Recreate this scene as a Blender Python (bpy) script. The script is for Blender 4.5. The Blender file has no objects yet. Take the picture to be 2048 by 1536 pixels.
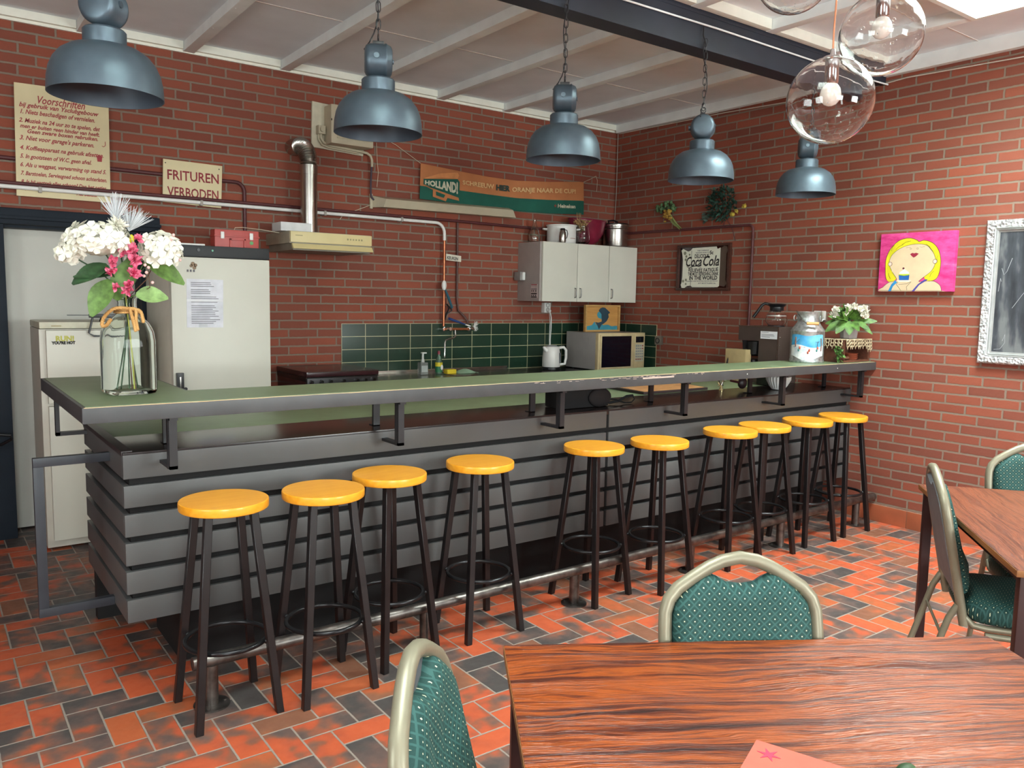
import bpy, bmesh, math, random
from mathutils import Vector, Matrix
random.seed(7)
S = bpy.context.scene
COL = S.collection
PI = math.pi
R = math.radians

# ------------------------------------------------------------------ camera
YAW, PITCH, ROLL, F, H = 0.635304373, 0.105019282, -0.0180302668, 1610.07676, 1.5
ca, sa, cb, sb = math.cos(YAW), math.sin(YAW), math.cos(PITCH), math.sin(PITCH)
FWD = Vector((sa*cb, ca*cb, -sb)); RT = Vector((ca, -sa, 0)); DN = FWD.cross(RT)
cr, sr = math.cos(ROLL), math.sin(ROLL)
RT, DN = cr*RT + sr*DN, -sr*RT + cr*DN
cam = bpy.data.cameras.new('camera'); co = bpy.data.objects.new('camera', cam); COL.objects.link(co)
cam.sensor_width = 36; cam.lens = F*36/2048; cam.clip_start = .05
mw = Matrix((( RT.x, -DN.x, -FWD.x, 0), (RT.y, -DN.y, -FWD.y, 0), (RT.z, -DN.z, -FWD.z, H), (0, 0, 0, 1)))
co.matrix_world = mw
S.camera = co

def at(u, v, x=None, y=None, z=None):
    """point where the photograph's pixel (2048x1536) meets a plane of the room"""
    d = RT*((u-1024)/F) + DN*((v-768)/F) + FWD
    o = Vector((0, 0, H))
    if x is not None: t = x/d.x
    elif y is not None: t = y/d.y
    else: t = (z-H)/d.z
    return o + d*t

# ------------------------------------------------------------------ view, world, lights
S.view_settings.view_transform = 'Standard'; S.view_settings.look = 'None'
S.view_settings.exposure = 0.0; S.view_settings.gamma = 1; S.view_settings.use_curve_mapping = False
w = bpy.data.worlds.new('world'); S.world = w; w.use_nodes = True
w.node_tree.nodes['Background'].inputs[0].default_value = (.75, .85, 1, 1)
w.node_tree.nodes['Background'].inputs[1].default_value = 1.0
XR, YB, ZC = 5.342, 5.67, 3.12
XL, YF = -2.2, -3.4

def area(name, loc, target, sx, sy, power, color=(1, 1, 1)):
    l = bpy.data.lights.new(name, 'AREA'); l.shape = 'RECTANGLE'; l.size = sx; l.size_y = sy
    l.energy = power; l.color = color
    o = bpy.data.objects.new(name, l); COL.objects.link(o); o.location = loc
    o.rotation_euler = (Vector(target)-Vector(loc)).to_track_quat('-Z', 'Y').to_euler()
    return o
DAY = (.92, 1, .98)
area('skylight_right_daylight', (3.98, 1.55, 3.95), (3.98, 1.55, 0), 1.2, 1.15, 200, DAY)
area('skylight_left_daylight', (.9, 1.2, 3.95), (.9, 1.2, 0), 1.15, 1.1, 85, DAY)
area('window_daylight_left', (-.7, YF+.06, 1.75), (-.2, 3, 3.0), 1.7, 1.2, 190, DAY)
area('window_daylight_side', (XL+.06, 1.3, 1.7), (2.0, 3.6, 1.9), 1.5, 1.2, 60, DAY)
area('window_daylight_right', (3.4, YF+.06, 1.75), (3.0, 3, 3.0), 1.7, 1.2, 190, DAY)

# ------------------------------------------------------------------ materials
def lin(h):
    if isinstance(h, str):
        h = [int(h[i:i+2], 16)/255 for i in (0, 2, 4)]
    else: h = [c/255 for c in h]
    return tuple((c/12.92 if c <= .04045 else ((c+.055)/1.055)**2.4) for c in h) + (1,)

class NT:
    def __init__(s, name):
        s.m = bpy.data.materials.new(name); s.m.use_nodes = True
        s.t = s.m.node_tree; s.b = s.t.nodes['Principled BSDF']
    def n(s, kind, **kw):
        nd = s.t.nodes.new(kind)
        for k, v in kw.items(): setattr(nd, k, v)
        return nd
    def l(s, a, b): s.t.links.new(a, b)
    def inp(s, sock, v):
        if hasattr(v, 'is_output') or isinstance(v, bpy.types.NodeSocket): s.l(v, sock)
        else: sock.default_value = v
    def m_(s, op, a, b=0.0, c=0.0):
        nd = s.n('ShaderNodeMath', operation=op)
        for i, v in enumerate((a, b, c)): s.inp(nd.inputs[i], v)
        return nd.outputs[0]
    def mix(s, f, a, b, blend='MIX'):
        nd = s.n('ShaderNodeMix', data_type='RGBA', blend_type=blend)
        s.inp(nd.inputs[0], f); s.inp(nd.inputs[6], a); s.inp(nd.inputs[7], b)
        return nd.outputs[2]
    def obj(s, scale=(1, 1, 1), rot=(0, 0, 0), loc=(0, 0, 0)):
        tc = s.n('ShaderNodeTexCoord'); mp = s.n('ShaderNodeMapping')
        mp.inputs['Scale'].default_value = scale; mp.inputs['Rotation'].default_value = rot; mp.inputs['Location'].default_value = loc
        s.l(tc.outputs['Object'], mp.inputs['Vector']); return mp.outputs[0]
    def noise(s, vec, scale=5, detail=3, rough=.5):
        nd = s.n('ShaderNodeTexNoise'); s.inp(nd.inputs['Vector'], vec)
        nd.inputs['Scale'].default_value = scale; nd.inputs['Detail'].default_value = detail; nd.inputs['Roughness'].default_value = rough
        return nd.outputs['Fac']
    def ramp(s, f, stops):
        nd = s.n('ShaderNodeValToRGB'); s.inp(nd.inputs[0], f)
        e = nd.color_ramp.elements
        while len(e) < len(stops): e.new(.5)
        for i, (p, c) in enumerate(stops): e[i].position = p; e[i].color = c if len(c) == 4 else (*c, 1)
        return nd.outputs[0]
    def bump(s, h, strength=.3, dist=.002):
        nd = s.n('ShaderNodeBump'); nd.inputs['Strength'].default_value = strength; nd.inputs['Distance'].default_value = dist
        s.inp(nd.inputs['Height'], h); s.l(nd.outputs[0], s.b.inputs['Normal'])
    def base(s, v): s.inp(s.b.inputs['Base Color'], v)
    def set(s, **kw):
        names = dict(rough='Roughness', metal='Metallic', spec='Specular IOR Level', trans='Transmission Weight', ior='IOR', coat='Coat Weight', coatr='Coat Roughness', alpha='Alpha', sheen='Sheen Weight')
        for k, v in kw.items(): s.inp(s.b.inputs[names[k]], v)
        return s

MC = {}
def mat(name, color='808080', rough=.5, metal=0, var=.06, nscale=14, bump=.0, **kw):
    """plain painted / plastic / metal surface with a little procedural unevenness"""
    if name in MC: return MC[name]
    t = NT(name); c = lin(color)
    v = t.obj(); f = t.noise(v, nscale, 4)
    dark = tuple(x*(1-var*2) for x in c[:3]) + (1,); lite = tuple(min(1, x*(1+var*2)) for x in c[:3]) + (1,)
    t.base(t.ramp(f, [(.3, dark), (.7, lite)]))
    t.set(rough=rough, metal=metal, **kw)
    if bump: t.bump(t.noise(v, nscale*12, 2), bump, .001)
    MC[name] = t.m; return t.m

def grid_uv(t, ax):
    tc = t.n('ShaderNodeTexCoord'); sp = t.n('ShaderNodeSeparateXYZ'); t.l(tc.outputs['Object'], sp.inputs[0])
    return sp.outputs['XYZ'.index(ax[0])], sp.outputs['XYZ'.index(ax[1])]
def combine(t, x, y, z=0.0):
    c = t.n('ShaderNodeCombineXYZ'); t.inp(c.inputs[0], x); t.inp(c.inputs[1], y); t.inp(c.inputs[2], z); return c.outputs[0]

def brick_mat(name, ax, z0=0.0):
    t = NT(name); a, z = grid_uv(t, ax)
    zz = t.m_('SUBTRACT', z, z0)
    row = t.m_('FLOOR', t.m_('DIVIDE', zz, .0625))
    wn = t.n('ShaderNodeTexWhiteNoise', noise_dimensions='1D'); t.l(row, wn.inputs['W'])
    a2 = t.m_('ADD', a, t.m_('MULTIPLY', wn.outputs['Value'], .05))
    fine = t.noise(combine(t, a, z), 30, 2)
    warp = t.m_('MULTIPLY', t.m_('SUBTRACT', fine, .5), .006)
    v = combine(t, t.m_('ADD', a2, warp), t.m_('ADD', zz, warp))
    b = t.n('ShaderNodeTexBrick'); b.offset = .5; t.l(v, b.inputs['Vector'])
    b.inputs['Scale'].default_value = 1; b.inputs['Brick Width'].default_value = .22; b.inputs['Row Height'].default_value = .0625
    b.inputs['Mortar Size'].default_value = .0070; b.inputs['Mortar Smooth'].default_value = .25; b.inputs['Bias'].default_value = 0
    b.inputs['Color1'].default_value = lin('9a523d'); b.inputs['Color2'].default_value = lin('7a4437'); b.inputs['Mortar'].default_value = lin('867e70')
    big = t.noise(combine(t, a, z), 1.6, 3); sm = t.noise(combine(t, a, z), 60, 3, .65)
    c = t.mix(t.m_('MULTIPLY', sm, .35), b.outputs['Color'], lin('7a443a'), 'MIX')
    c = t.mix(t.ramp(big, [(.35, (0, 0, 0)), (.75, (.25, .25, .25))]), c, lin('8e5f52'))
    t.base(c); t.set(rough=.8, spec=.25)
    hgt = t.m_('ADD', t.m_('MULTIPLY', t.m_('SUBTRACT', 1, b.outputs['Fac']), 1.0), t.m_('MULTIPLY', sm, .35))
    t.bump(hgt, .7, .004)
    return t.m

def herring_mat():
    t = NT('herringbone_clay_tiles'); x, y = grid_uv(t, 'XY'); W = .1045
    X = t.m_('DIVIDE', t.m_('SUBTRACT', x, .2475), W); Y = t.m_('DIVIDE', t.m_('SUBTRACT', y, 3.222), W)
    i, j = t.m_('FLOOR', X), t.m_('FLOOR', Y); fx, fy = t.m_('SUBTRACT', X, i), t.m_('SUBTRACT', Y, j)
    k = t.m_('FLOORED_MODULO', t.m_('ADD', t.m_('ADD', i, j), .5), 4.0); k = t.m_('FLOOR', k)
    isH = t.m_('LESS_THAN', k, 1.5); isV = t.m_('SUBTRACT', 1, isH); k2 = t.m_('SUBTRACT', k, 2)
    def sel(h, v): return t.m_('ADD', t.m_('MULTIPLY', h, isH), t.m_('MULTIPLY', v, isV))
    al = t.m_('DIVIDE', sel(t.m_('ADD', fx, k), t.m_('ADD', fy, k2)), 2)
    ac = sel(fy, fx)
    idx = sel(t.m_('SUBTRACT', i, k), i); idy = sel(j, t.m_('SUBTRACT', j, k2))
    wn = t.n('ShaderNodeTexWhiteNoise', noise_dimensions='3D'); t.l(combine(t, idx, idy, isH), wn.inputs['Vector'])
    rnd = wn.outputs['Value']; sp = t.n('ShaderNodeSeparateColor'); t.l(wn.outputs['Color'], sp.inputs[0])
    d1 = t.m_('MULTIPLY', t.m_('MINIMUM', al, t.m_('SUBTRACT', 1, al)), 2*W)
    d2 = t.m_('MULTIPLY', t.m_('MINIMUM', ac, t.m_('SUBTRACT', 1, ac)), W)
    wob = t.m_('MULTIPLY', t.m_('SUBTRACT', t.noise(combine(t, x, y), 40, 2), .5), .0025)
    d = t.m_('ADD', t.m_('MINIMUM', d1, d2), wob)
    mr = t.n('ShaderNodeMapRange'); mr.interpolation_type = 'SMOOTHSTEP'; t.l(d, mr.inputs[0])
    mr.inputs[1].default_value = .0022; mr.inputs[2].default_value = .0048
    tile = mr.outputs[0]
    nv = combine(t, t.m_('ADD', x, t.m_('MULTIPLY', sp.outputs[0], 20)), t.m_('ADD', y, t.m_('MULTIPLY', sp.outputs[1], 20)))
    n1 = t.noise(nv, 7, 2, .5); n2 = t.noise(nv, 22, 4, .6)
    f = t.m_('ADD', t.m_('MULTIPLY', rnd, .75), t.m_('MULTIPLY', t.m_('SUBTRACT', n1, .5), 1.9))
    f = t.m_('ADD', f, t.m_('MULTIPLY', t.m_('SUBTRACT', n2, .5), .25))
    c = t.ramp(f, [(.0, lin('c05a38')), (.22, lin('b35538')), (.34, lin('8c5844')), (.48, lin('6b554e')), (.75, lin('4d4846'))])
    c = t.mix(t.m_('MULTIPLY', t.m_('GREATER_THAN', sp.outputs[2], .82), .45), c, lin('a9633a'))
    c = t.mix(tile, lin('9a8f84'), c)
    t.base(c)
    t.set(rough=t.ramp(n2, [(.3, (.38,)*3), (.7, (.6,)*3)]), spec=.45)
    t.bump(t.m_('ADD', t.m_('MULTIPLY', tile, 1), t.m_('MULTIPLY', n2, .3)), .6, .003)
    return t.m

def wall_tile_mat(name, ax, a0, z0, colour='1a3326'):
    t = NT(name); a, z = grid_uv(t, ax)
    b = t.n('ShaderNodeTexBrick'); b.offset = 0
    t.l(combine(t, t.m_('SUBTRACT', a, a0), t.m_('SUBTRACT', z, z0)), b.inputs['Vector'])
    b.inputs['Scale'].default_value = 1; b.inputs['Brick Width'].default_value = .1965; b.inputs['Row Height'].default_value = .0985
    b.inputs['Mortar Size'].default_value = .0028; b.inputs['Mortar Smooth'].default_value = .1
    b.inputs['Color1'].default_value = lin(colour); b.inputs['Color2'].default_value = lin('1e3829'); b.inputs['Mortar'].default_value = lin('b9b48f')
    n = t.noise(combine(t, a, z), 18, 4)
    t.base(t.mix(t.m_('MULTIPLY', n, .3), b.outputs['Color'], lin('264236'))); t.set(rough=.28, spec=.5)
    t.bump(t.m_('SUBTRACT', 1, b.outputs['Fac']), .4, .001); return t.m

def rosewood(name, rot=0.0, light='9c4a18', dark='260f0d', mid='582412'):
    t = NT(name)
    big = t.noise(t.obj((1.2, 9, 9)), 1.3, 3, .5)
    tc = t.n('ShaderNodeTexCoord'); sp = t.n('ShaderNodeSeparateXYZ'); t.l(tc.outputs['Object'], sp.inputs[0])
    warp = t.noise(t.obj((1.6, 5, 5), loc=(3, 1, 0)), 1.5, 3, .5)
    yy = t.m_('ADD', sp.outputs[1], t.m_('MULTIPLY', t.m_('SUBTRACT', warp, .5), .10))
    g1 = t.noise(combine(t, t.m_('MULTIPLY', sp.outputs[0], 1.3), t.m_('MULTIPLY', yy, 46)), 1.0, 4, .55)
    g2 = t.noise(combine(t, t.m_('MULTIPLY', sp.outputs[0], 10), t.m_('MULTIPLY', yy, 230)), 1.0, 3, .6)
    f = t.m_('ADD', t.m_('MULTIPLY', g1, .75), t.m_('MULTIPLY', g2, .25))
    f = t.m_('ADD', f, t.m_('MULTIPLY', t.m_('SUBTRACT', big, .5), .3))
    t.base(t.ramp(f, [(.30, lin(dark)), (.43, lin(mid)), (.52, lin(light)), (.60, lin(mid)), (.70, lin(dark))]))
    t.set(rough=t.m_('ADD', .24, t.m_('MULTIPLY', g2, .25)), spec=.55)
    g3 = t.noise(combine(t, t.m_('MULTIPLY', sp.outputs[0], 22), t.m_('MULTIPLY', yy, 260)), 1.0, 2, .6)
    t.bump(g3, 1.0, .0022); return t.m

def wood(name, c1, c2, axis='x', rough=.45, **kw):
    if name in MC: return MC[name]
    t = NT(name); sc = {'x': (2, 26, 26), 'y': (26, 2, 26), 'z': (26, 26, 2)}[axis]
    f = t.noise(t.obj(sc), 1.5, 4, .6)
    t.base(t.ramp(f, [(.3, lin(c1)), (.7, lin(c2))])); t.set(rough=rough, **kw)
    t.bump(f, .15, .001); MC[name] = t.m; return t.m

def fabric(name, ax):
    t = NT(name); a, b = grid_uv(t, ax); P = .0235
    u = t.m_('DIVIDE', t.m_('ADD', a, b), P); v = t.m_('DIVIDE', t.m_('SUBTRACT', a, b), P)
    fu = t.m_('SUBTRACT', t.m_('FRACT', u), .5); fv = t.m_('SUBTRACT', t.m_('FRACT', v), .5)
    m = t.m_('MAXIMUM', t.m_('ABSOLUTE', t.m_('ADD', fu, fv)), t.m_('ABSOLUTE', t.m_('SUBTRACT', fu, fv)))
    dot = t.m_('LESS_THAN', m, .11)
    e = t.m_('MAXIMUM', t.m_('ABSOLUTE', fu), t.m_('ABSOLUTE', fv))
    band = t.m_('GREATER_THAN', e, .40)
    ring = t.m_('MULTIPLY', t.m_('GREATER_THAN', e, .28), t.m_('LESS_THAN', e, .34))
    n = t.noise(t.obj(), 260, 2)
    c = t.mix(n, lin('1a3937'), lin('234843'))
    c = t.mix(t.m_('MULTIPLY', band, .75), c, lin('365f5a'))
    c = t.mix(t.m_('MULTIPLY', ring, .4), c, lin('173b38'))
    c = t.mix(dot, c, lin('d9d8b4'))
    t.base(c); t.set(rough=.7, spec=.3); t.bump(n, .25, .0006); return t.m

def galv(name):
    t = NT(name); v = t.n('ShaderNodeTexVoronoi'); t.l(t.obj(), v.inputs['Vector']); v.inputs['Scale'].default_value = 55
    n = t.noise(t.obj(), 14, 4)
    f = t.m_('ADD', t.m_('MULTIPLY', v.outputs['Distance'], .5), t.m_('MULTIPLY', n, .6))
    t.base(t.ramp(f, [(.25, lin('8f9799')), (.7, lin('c9cfd0'))])); t.set(rough=.38, metal=.85); return t.m

def glass(name, tint='ffffff', rough=.0, ior=1.45):
    if name in MC: return MC[name]
    t = NT(name); t.base(lin(tint)); t.set(rough=rough, trans=1.0, ior=ior); MC[name] = t.m
    # let light through softly: thin shells shadow lightly
    n = t.noise(t.obj(), 25, 2); t.bump(n, .05, .001)
    return t.m

M_brick_back = brick_mat('red_brick_back', 'XZ', at(1725.5, 591.6, x=XR).z % .0625)
M_brick_right = brick_mat('red_brick_right', 'YZ', at(1725.5, 591.6, x=XR).z % .0625)
M_floor = herring_mat()
M_ceil = mat('ceiling_board', 'e8edf2', .9, var=.03, nscale=3, bump=.1)
M_joist = mat('joist_paint', 'eef3f2', .7, var=.03, nscale=6)
M_trim = mat('trim_paint', 'ececdf', .6, var=.02)
M_navy = mat('dark_blue_grey_paint', '1b242e', .6, var=.05, spec=.2)
M_beam = mat('beam_paint', '252b37', .5, var=.06, nscale=5)
M_slat = mat('slate_grey_gloss_paint', '525353', .40, var=.05, nscale=3, bump=.03)
M_edge = mat('bar_edge_paint', '434446', .42, var=.06, nscale=9)
M_lam = mat('green_laminate', '6f8060', .40, var=.05, nscale=7)
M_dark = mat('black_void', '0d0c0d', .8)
M_borderpaint = mat('dark_brown_paint', '33292a', .4, var=.06)
M_blackmetal = mat('black_metal', '1e1d20', .42, var=.1, spec=.5)
M_iron = mat('bare_steel_tube', '6f6a66', .36, .9, var=.25, nscale=18)
M_seat = None
M_lampm = mat('blue_grey_lamp_enamel', '55646f', .41, .5, var=.04, nscale=20)
M_lampin = mat('lamp_inside', '4a5561', .5, .2)
M_cream = mat('cream_enamel', 'd2ccb8', .35, var=.02, nscale=6)
M_white = mat('white_melamine', 'd9d8cc', .4, var=.015, nscale=5)
M_grey_side = mat('grey_melamine_side', 'a59c97', .5, var=.02)
M_chrome = mat('chrome', 'd8d8d8', .12, 1, var=.02)
M_steel = mat('stainless_steel', 'b4b2ac', .27, 1, var=.06, nscale=8)
M_black = mat('black_plastic', '141518', .35)
M_whitep = mat('white_plastic', 'e8e8e4', .3, var=.01)
M_paper = mat('white_paper', 'e6e6ea', .7, var=.01)
M_ink = mat('dark_ink', '2a2826', .8)
M_greyink = mat('grey_ink', '6c6a70', .8)
M_redink = mat('red_ink', 'a8434a', .8)
M_green = mat('leaf_green', '4f7a38', .5, var=.25, nscale=30)
M_darkgreen = mat('dark_leaf_green', '2d4a2c', .5, var=.25, nscale=30)
M_petal = mat('white_petal', 'f0eee0', .6, var=.03)
M_copper = mat('copper_tube', 'b87350', .35, .8, var=.1)
M_redpipe = mat('dark_red_pipe_paint', '56292b', .5, var=.08)
M_champ = mat('champagne_metal_frame', '88836f', .42, .3, var=.04)
M_glass = glass('clear_glass', 'f4fbf8')

# ------------------------------------------------------------------ mesh builder
class MB:
    def __init__(s): s.bm = bmesh.new()
    def _v(s, vs, M=None):
        return [s.bm.verts.new((M @ Vector(v)) if M is not None else v) for v in vs]
    def box(s, a, b, bev=0, M=None):
        x0, x1 = sorted((a[0], b[0])); y0, y1 = sorted((a[1], b[1])); z0, z1 = sorted((a[2], b[2]))
        vs = s._v([(x, y, z) for z in (z0, z1) for y in (y0, y1) for x in (x0, x1)], M)
        fs = [s.bm.faces.new([vs[i] for i in q]) for q in ((0, 2, 3, 1), (4, 5, 7, 6), (0, 1, 5, 4), (2, 6, 7, 3), (0, 4, 6, 2), (1, 3, 7, 5))]
        if bev:
            es = list({e for f in fs for e in f.edges})
            bmesh.ops.bevel(s.bm, geom=es, offset=min(bev, .45*min(x1-x0, y1-y0, z1-z0)), segments=2, affect='EDGES', profile=.7)
        return s
    def prism(s, pts, h, M=None, bev=0):
        """polygon in local XY, extruded along +Z by h"""
        n = len(pts); a = s._v([(p[0], p[1], 0) for p in pts], M); b = s._v([(p[0], p[1], h) for p in pts], M)
        ar = sum(pts[i][0]*pts[(i+1) % n][1]-pts[(i+1) % n][0]*pts[i][1] for i in range(n))
        if ar < 0: a.reverse(); b.reverse()
        fs = [s.bm.faces.new(list(reversed(a))), s.bm.faces.new(b)]
        for i in range(n): s.bm.faces.new((a[i], a[(i+1) % n], b[(i+1) % n], b[i]))
        if bev: bmesh.ops.bevel(s.bm, geom=[e for f in fs for e in f.edges], offset=bev, segments=2, affect='EDGES', profile=.7)
        return s
    def lathe(s, prof, c=(0, 0, 0), n=32, M=None, cap=True, sq=0, shape=None):
        """profile of (r, z) turned about Z at c; shape(ang)->radius factor"""
        rings = []
        for r, z in prof:
            vs = []
            for i in range(n):
                a = 2*PI*i/n; k = shape(a, r, z) if shape else 1
                p = Vector((c[0]+r*k*math.cos(a), c[1]+r*k*math.sin(a), c[2]+z)); vs.append(s.bm.verts.new(M @ p if M is not None else p))
            rings.append(vs)
        for q in range(len(rings)-1):
            A, B = rings[q], rings[q+1]
            for i in range(n):
                s.bm.faces.new((A[i], A[(i+1) % n], B[(i+1) % n], B[i]))
        if cap:
            if prof[0][0] > 1e-5: s.bm.faces.new(list(reversed(rings[0])))
            if prof[-1][0] > 1e-5: s.bm.faces.new(rings[-1])
        return s
    def cyl(s, p0, p1, r0, r1=None, n=16):
        r1 = r0 if r1 is None else r1
        return s.tube([p0, p1], [r0, r1], n)
    def tube(s, pts, r, n=10, closed=False, sq=False, M=None, cap=True, flat=1.0, roll=0.0):
        pts = [Vector(p) for p in pts]; m = len(pts)
        if M is not None: pts = [M @ p for p in pts]
        rs = r if isinstance(r, (list, tuple)) else [r]*m
        if sq: n = 4
        rings = []; up = None
        for i in range(m):
            if closed: t = pts[(i+1) % m]-pts[i-1]
            else: t = pts[min(i+1, m-1)]-pts[max(i-1, 0)]
            t.normalize()
            if up is None:
                ref = Vector((0, 0, 1)) if abs(t.z) < .9 else Vector((0, 1, 0))
                up = (ref - t*ref.dot(t)).normalized()
            else: up = (up - t*up.dot(t)).normalized()
            sd = t.cross(up)
            k = rs[i]
            if sq and 0 < i < m-1:
                a = (pts[i]-pts[i-1]).normalized(); b = (pts[i+1]-pts[i]).normalized(); k = k  # mitre kept simple
            ring = []
            for j in range(n):
                a = 2*PI*j/n + (PI/4 if sq else 0) + roll
                kk = k*(2**.5 if sq else 1)
                ring.append(s.bm.verts.new(pts[i] + up*math.sin(a)*kk + sd*math.cos(a)*kk*flat))
            rings.append(ring)
        last = m if closed else m-1
        for q in range(last):
            A, B = rings[q], rings[(q+1) % m]
            for i in range(n): s.bm.faces.new((A[i], A[(i+1) % n], B[(i+1) % n], B[i]))
        if not closed and cap:
            s.bm.faces.new(list(reversed(rings[0]))); s.bm.faces.new(rings[-1])
        return s
    def torus(s, c, R_, r, n=32, k=8, ax='z', M=None):
        P = []
        for i in range(n):
            a = 2*PI*i/n; x, y = R_*math.cos(a), R_*math.sin(a)
            P.append({'z': (x, y, 0), 'x': (0, x, y), 'y': (x, 0, y)}[ax])
        return s.tube([Vector(c)+Vector(p) for p in P], r, k, closed=True, M=M)
    def ball(s, c, r, sc=(1, 1, 1), n=12, M=None):
        prof = [(max(1e-6, r*math.sin(PI*i/n)), -r*math.cos(PI*i/n)) for i in range(n+1)]
        T = Matrix.Translation(Vector(c)) @ Matrix.Diagonal((*sc, 1))
        if M is not None: T = M @ T
        return s.lathe(prof, n=n*2, M=T, cap=False)
    def quad(s, vs, M=None):
        s.bm.faces.new(s._v(vs, M)); return s
    def sheet(s, f, nu, nv, th=0.0, nrm=None):
        """surface f(u,v)->point, u,v in 0..1; thickness along nrm"""
        g = [[Vector(f(i/nu, j/nv)) for j in range(nv+1)] for i in range(nu+1)]
        A = [[s.bm.verts.new(p) for p in row] for row in g]
        for i in range(nu):
            for j in range(nv): s.bm.faces.new((A[i][j], A[i+1][j], A[i+1][j+1], A[i][j+1]))
        if th:
            nn = Vector(nrm)*th
            B = [[s.bm.verts.new(p+nn) for p in row] for row in g]
            for i in range(nu):
                for j in range(nv): s.bm.faces.new((B[i][j+1], B[i+1][j+1], B[i+1][j], B[i][j]))
            for i in range(nu):
                s.bm.faces.new((A[i+1][0], A[i][0], B[i][0], B[i+1][0])); s.bm.faces.new((A[i][nv], A[i+1][nv], B[i+1][nv], B[i][nv]))
            for j in range(nv):
                s.bm.faces.new((A[0][j], A[0][j+1], B[0][j+1], B[0][j])); s.bm.faces.new((A[nu][j+1], A[nu][j], B[nu][j], B[nu][j+1]))
        return s
    def text(s, txt, size, M, shear=0, bold=0, align='LEFT', depth=.0003, sx=1, spacing=1):
        cu = bpy.data.curves.new('t', 'FONT'); cu.body = txt; cu.size = size; cu.shear = shear; cu.offset = bold
        cu.align_x = align; cu.extrude = depth; cu.resolution_u = 2; cu.space_character = spacing
        o = bpy.data.objects.new('t', cu); COL.objects.link(o)
        bpy.context.view_layer.update()
        me = bpy.data.meshes.new_from_object(o.evaluated_get(bpy.context.evaluated_depsgraph_get()))
        vs = [s.bm.verts.new(M @ Vector((v.co.x*sx, v.co.y, v.co.z))) for v in me.vertices]
        for p in me.polygons:
            try: s.bm.faces.new([vs[i] for i in p.vertices])
            except ValueError: pass
        bpy.data.objects.remove(o); bpy.data.curves.remove(cu); bpy.data.meshes.remove(me)
        return s

def fit(mb, x0, x1, start=0):
    """stretch lettering (local x) to run from x0 to x1"""
    vs = mb.bm.verts; a = min(v.co.x for v in vs); b = max(v.co.x for v in vs)
    for v in vs: v.co.x = x0+(v.co.x-a)*(x1-x0)/(b-a)
    return mb
MAT = {}      # object name -> world matrix of its thing
def setmat(o, m): o['_k'] = 0; del o['_k']; MAT[o.name] = m
def tag(o, label=None, cat=None, group=None, kind=None):
    if label: o['label'] = label
    if cat: o['category'] = cat
    if group: o['group'] = group
    if kind: o['kind'] = kind
    return o
def build(name, mb, m, parent=None, local=False, smooth=40, loc=None, label=None):
    me = bpy.data.meshes.new(name)
    bmesh.ops.recalc_face_normals(mb.bm, faces=mb.bm.faces)
    mb.bm.to_mesh(me); mb.bm.free()
    o = bpy.data.objects.new(name, me); COL.objects.link(o)
    me.materials.append(m)
    if parent is not None:
        o.parent = parent; PM = MAT[parent.name]; MAT[o.name] = PM
        if not local: me.transform(PM.inverted())
    else:
        if loc is None:
            bb = [v.co for v in me.vertices]
            loc = Vector(((min(v.x for v in bb)+max(v.x for v in bb))/2, (min(v.y for v in bb)+max(v.y for v in bb))/2, min(v.z for v in bb)))
        loc = Vector(loc); me.transform(Matrix.Translation(-loc)); o.location = loc; MAT[o.name] = Matrix.Translation(loc)
    if smooth:
        for p in me.polygons: p.use_smooth = True
        me.set_sharp_from_angle(angle=R(smooth))
    if label: o['label'] = label
    return o
def thing(name, label, cat, loc, rz=0, group=None, kind=None):
    o = bpy.data.objects.new(name, None); COL.objects.link(o); o.empty_display_size = .05
    o.location = loc; o.rotation_euler = (0, 0, rz)
    MAT[o.name] = Matrix.Translation(Vector(loc)) @ Matrix.Rotation(rz, 4, 'Z')
    return tag(o, label, cat, group, kind)
def solo(name, mb, m, label, cat, group=None, **kw):
    return tag(build(name, mb, m, **kw), label, cat, group)
def struct(name, mb, m, **kw):
    """setting: origin kept at the world origin so object coordinates are room coordinates"""
    o = build(name, mb, m, loc=(0, 0, 0), **kw); o['kind'] = 'structure'; return o
def clone(root, loc, rz, label=None, group=None):
    r = root.copy(); COL.objects.link(r); r.location = loc; r.rotation_euler = (0, 0, rz)
    if label: r['label'] = label
    if group: r['group'] = group
    MAT[r.name] = Matrix.Translation(Vector(loc)) @ Matrix.Rotation(rz, 4, 'Z')
    for ch in list(root.children):
        c = ch.copy(); COL.objects.link(c); c.parent = r
        for g in list(ch.children):
            d = g.copy(); COL.objects.link(d); d.parent = c
    return r
def BW(y):          # frame on the back wall: local x right, y up, z toward the room
    return lambda x, z, yy=None: Matrix(((1, 0, 0, x), (0, 0, -1, y if yy is None else yy), (0, 1, 0, z), (0, 0, 0, 1)))
def MBW(x, z, y): return Matrix(((1, 0, 0, x), (0, 0, -1, y), (0, 1, 0, z), (0, 0, 0, 1)))
def MRW(x, y, z): return Matrix(((0, 0, -1, x), (-1, 0, 0, y), (0, 1, 0, z), (0, 0, 0, 1)))
def arc(c, r, a0, a1, n, ax='xz'):
    out = []
    for i in range(n+1):
        a = R(a0+(a1-a0)*i/n); p, q = r*math.cos(a), r*math.sin(a)
        out.append({'xz': (c[0]+p, c[1], c[2]+q), 'xy': (c[0]+p, c[1]+q, c[2]), 'yz': (c[0], c[1]+p, c[2]+q)}[ax])
    return out


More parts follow.
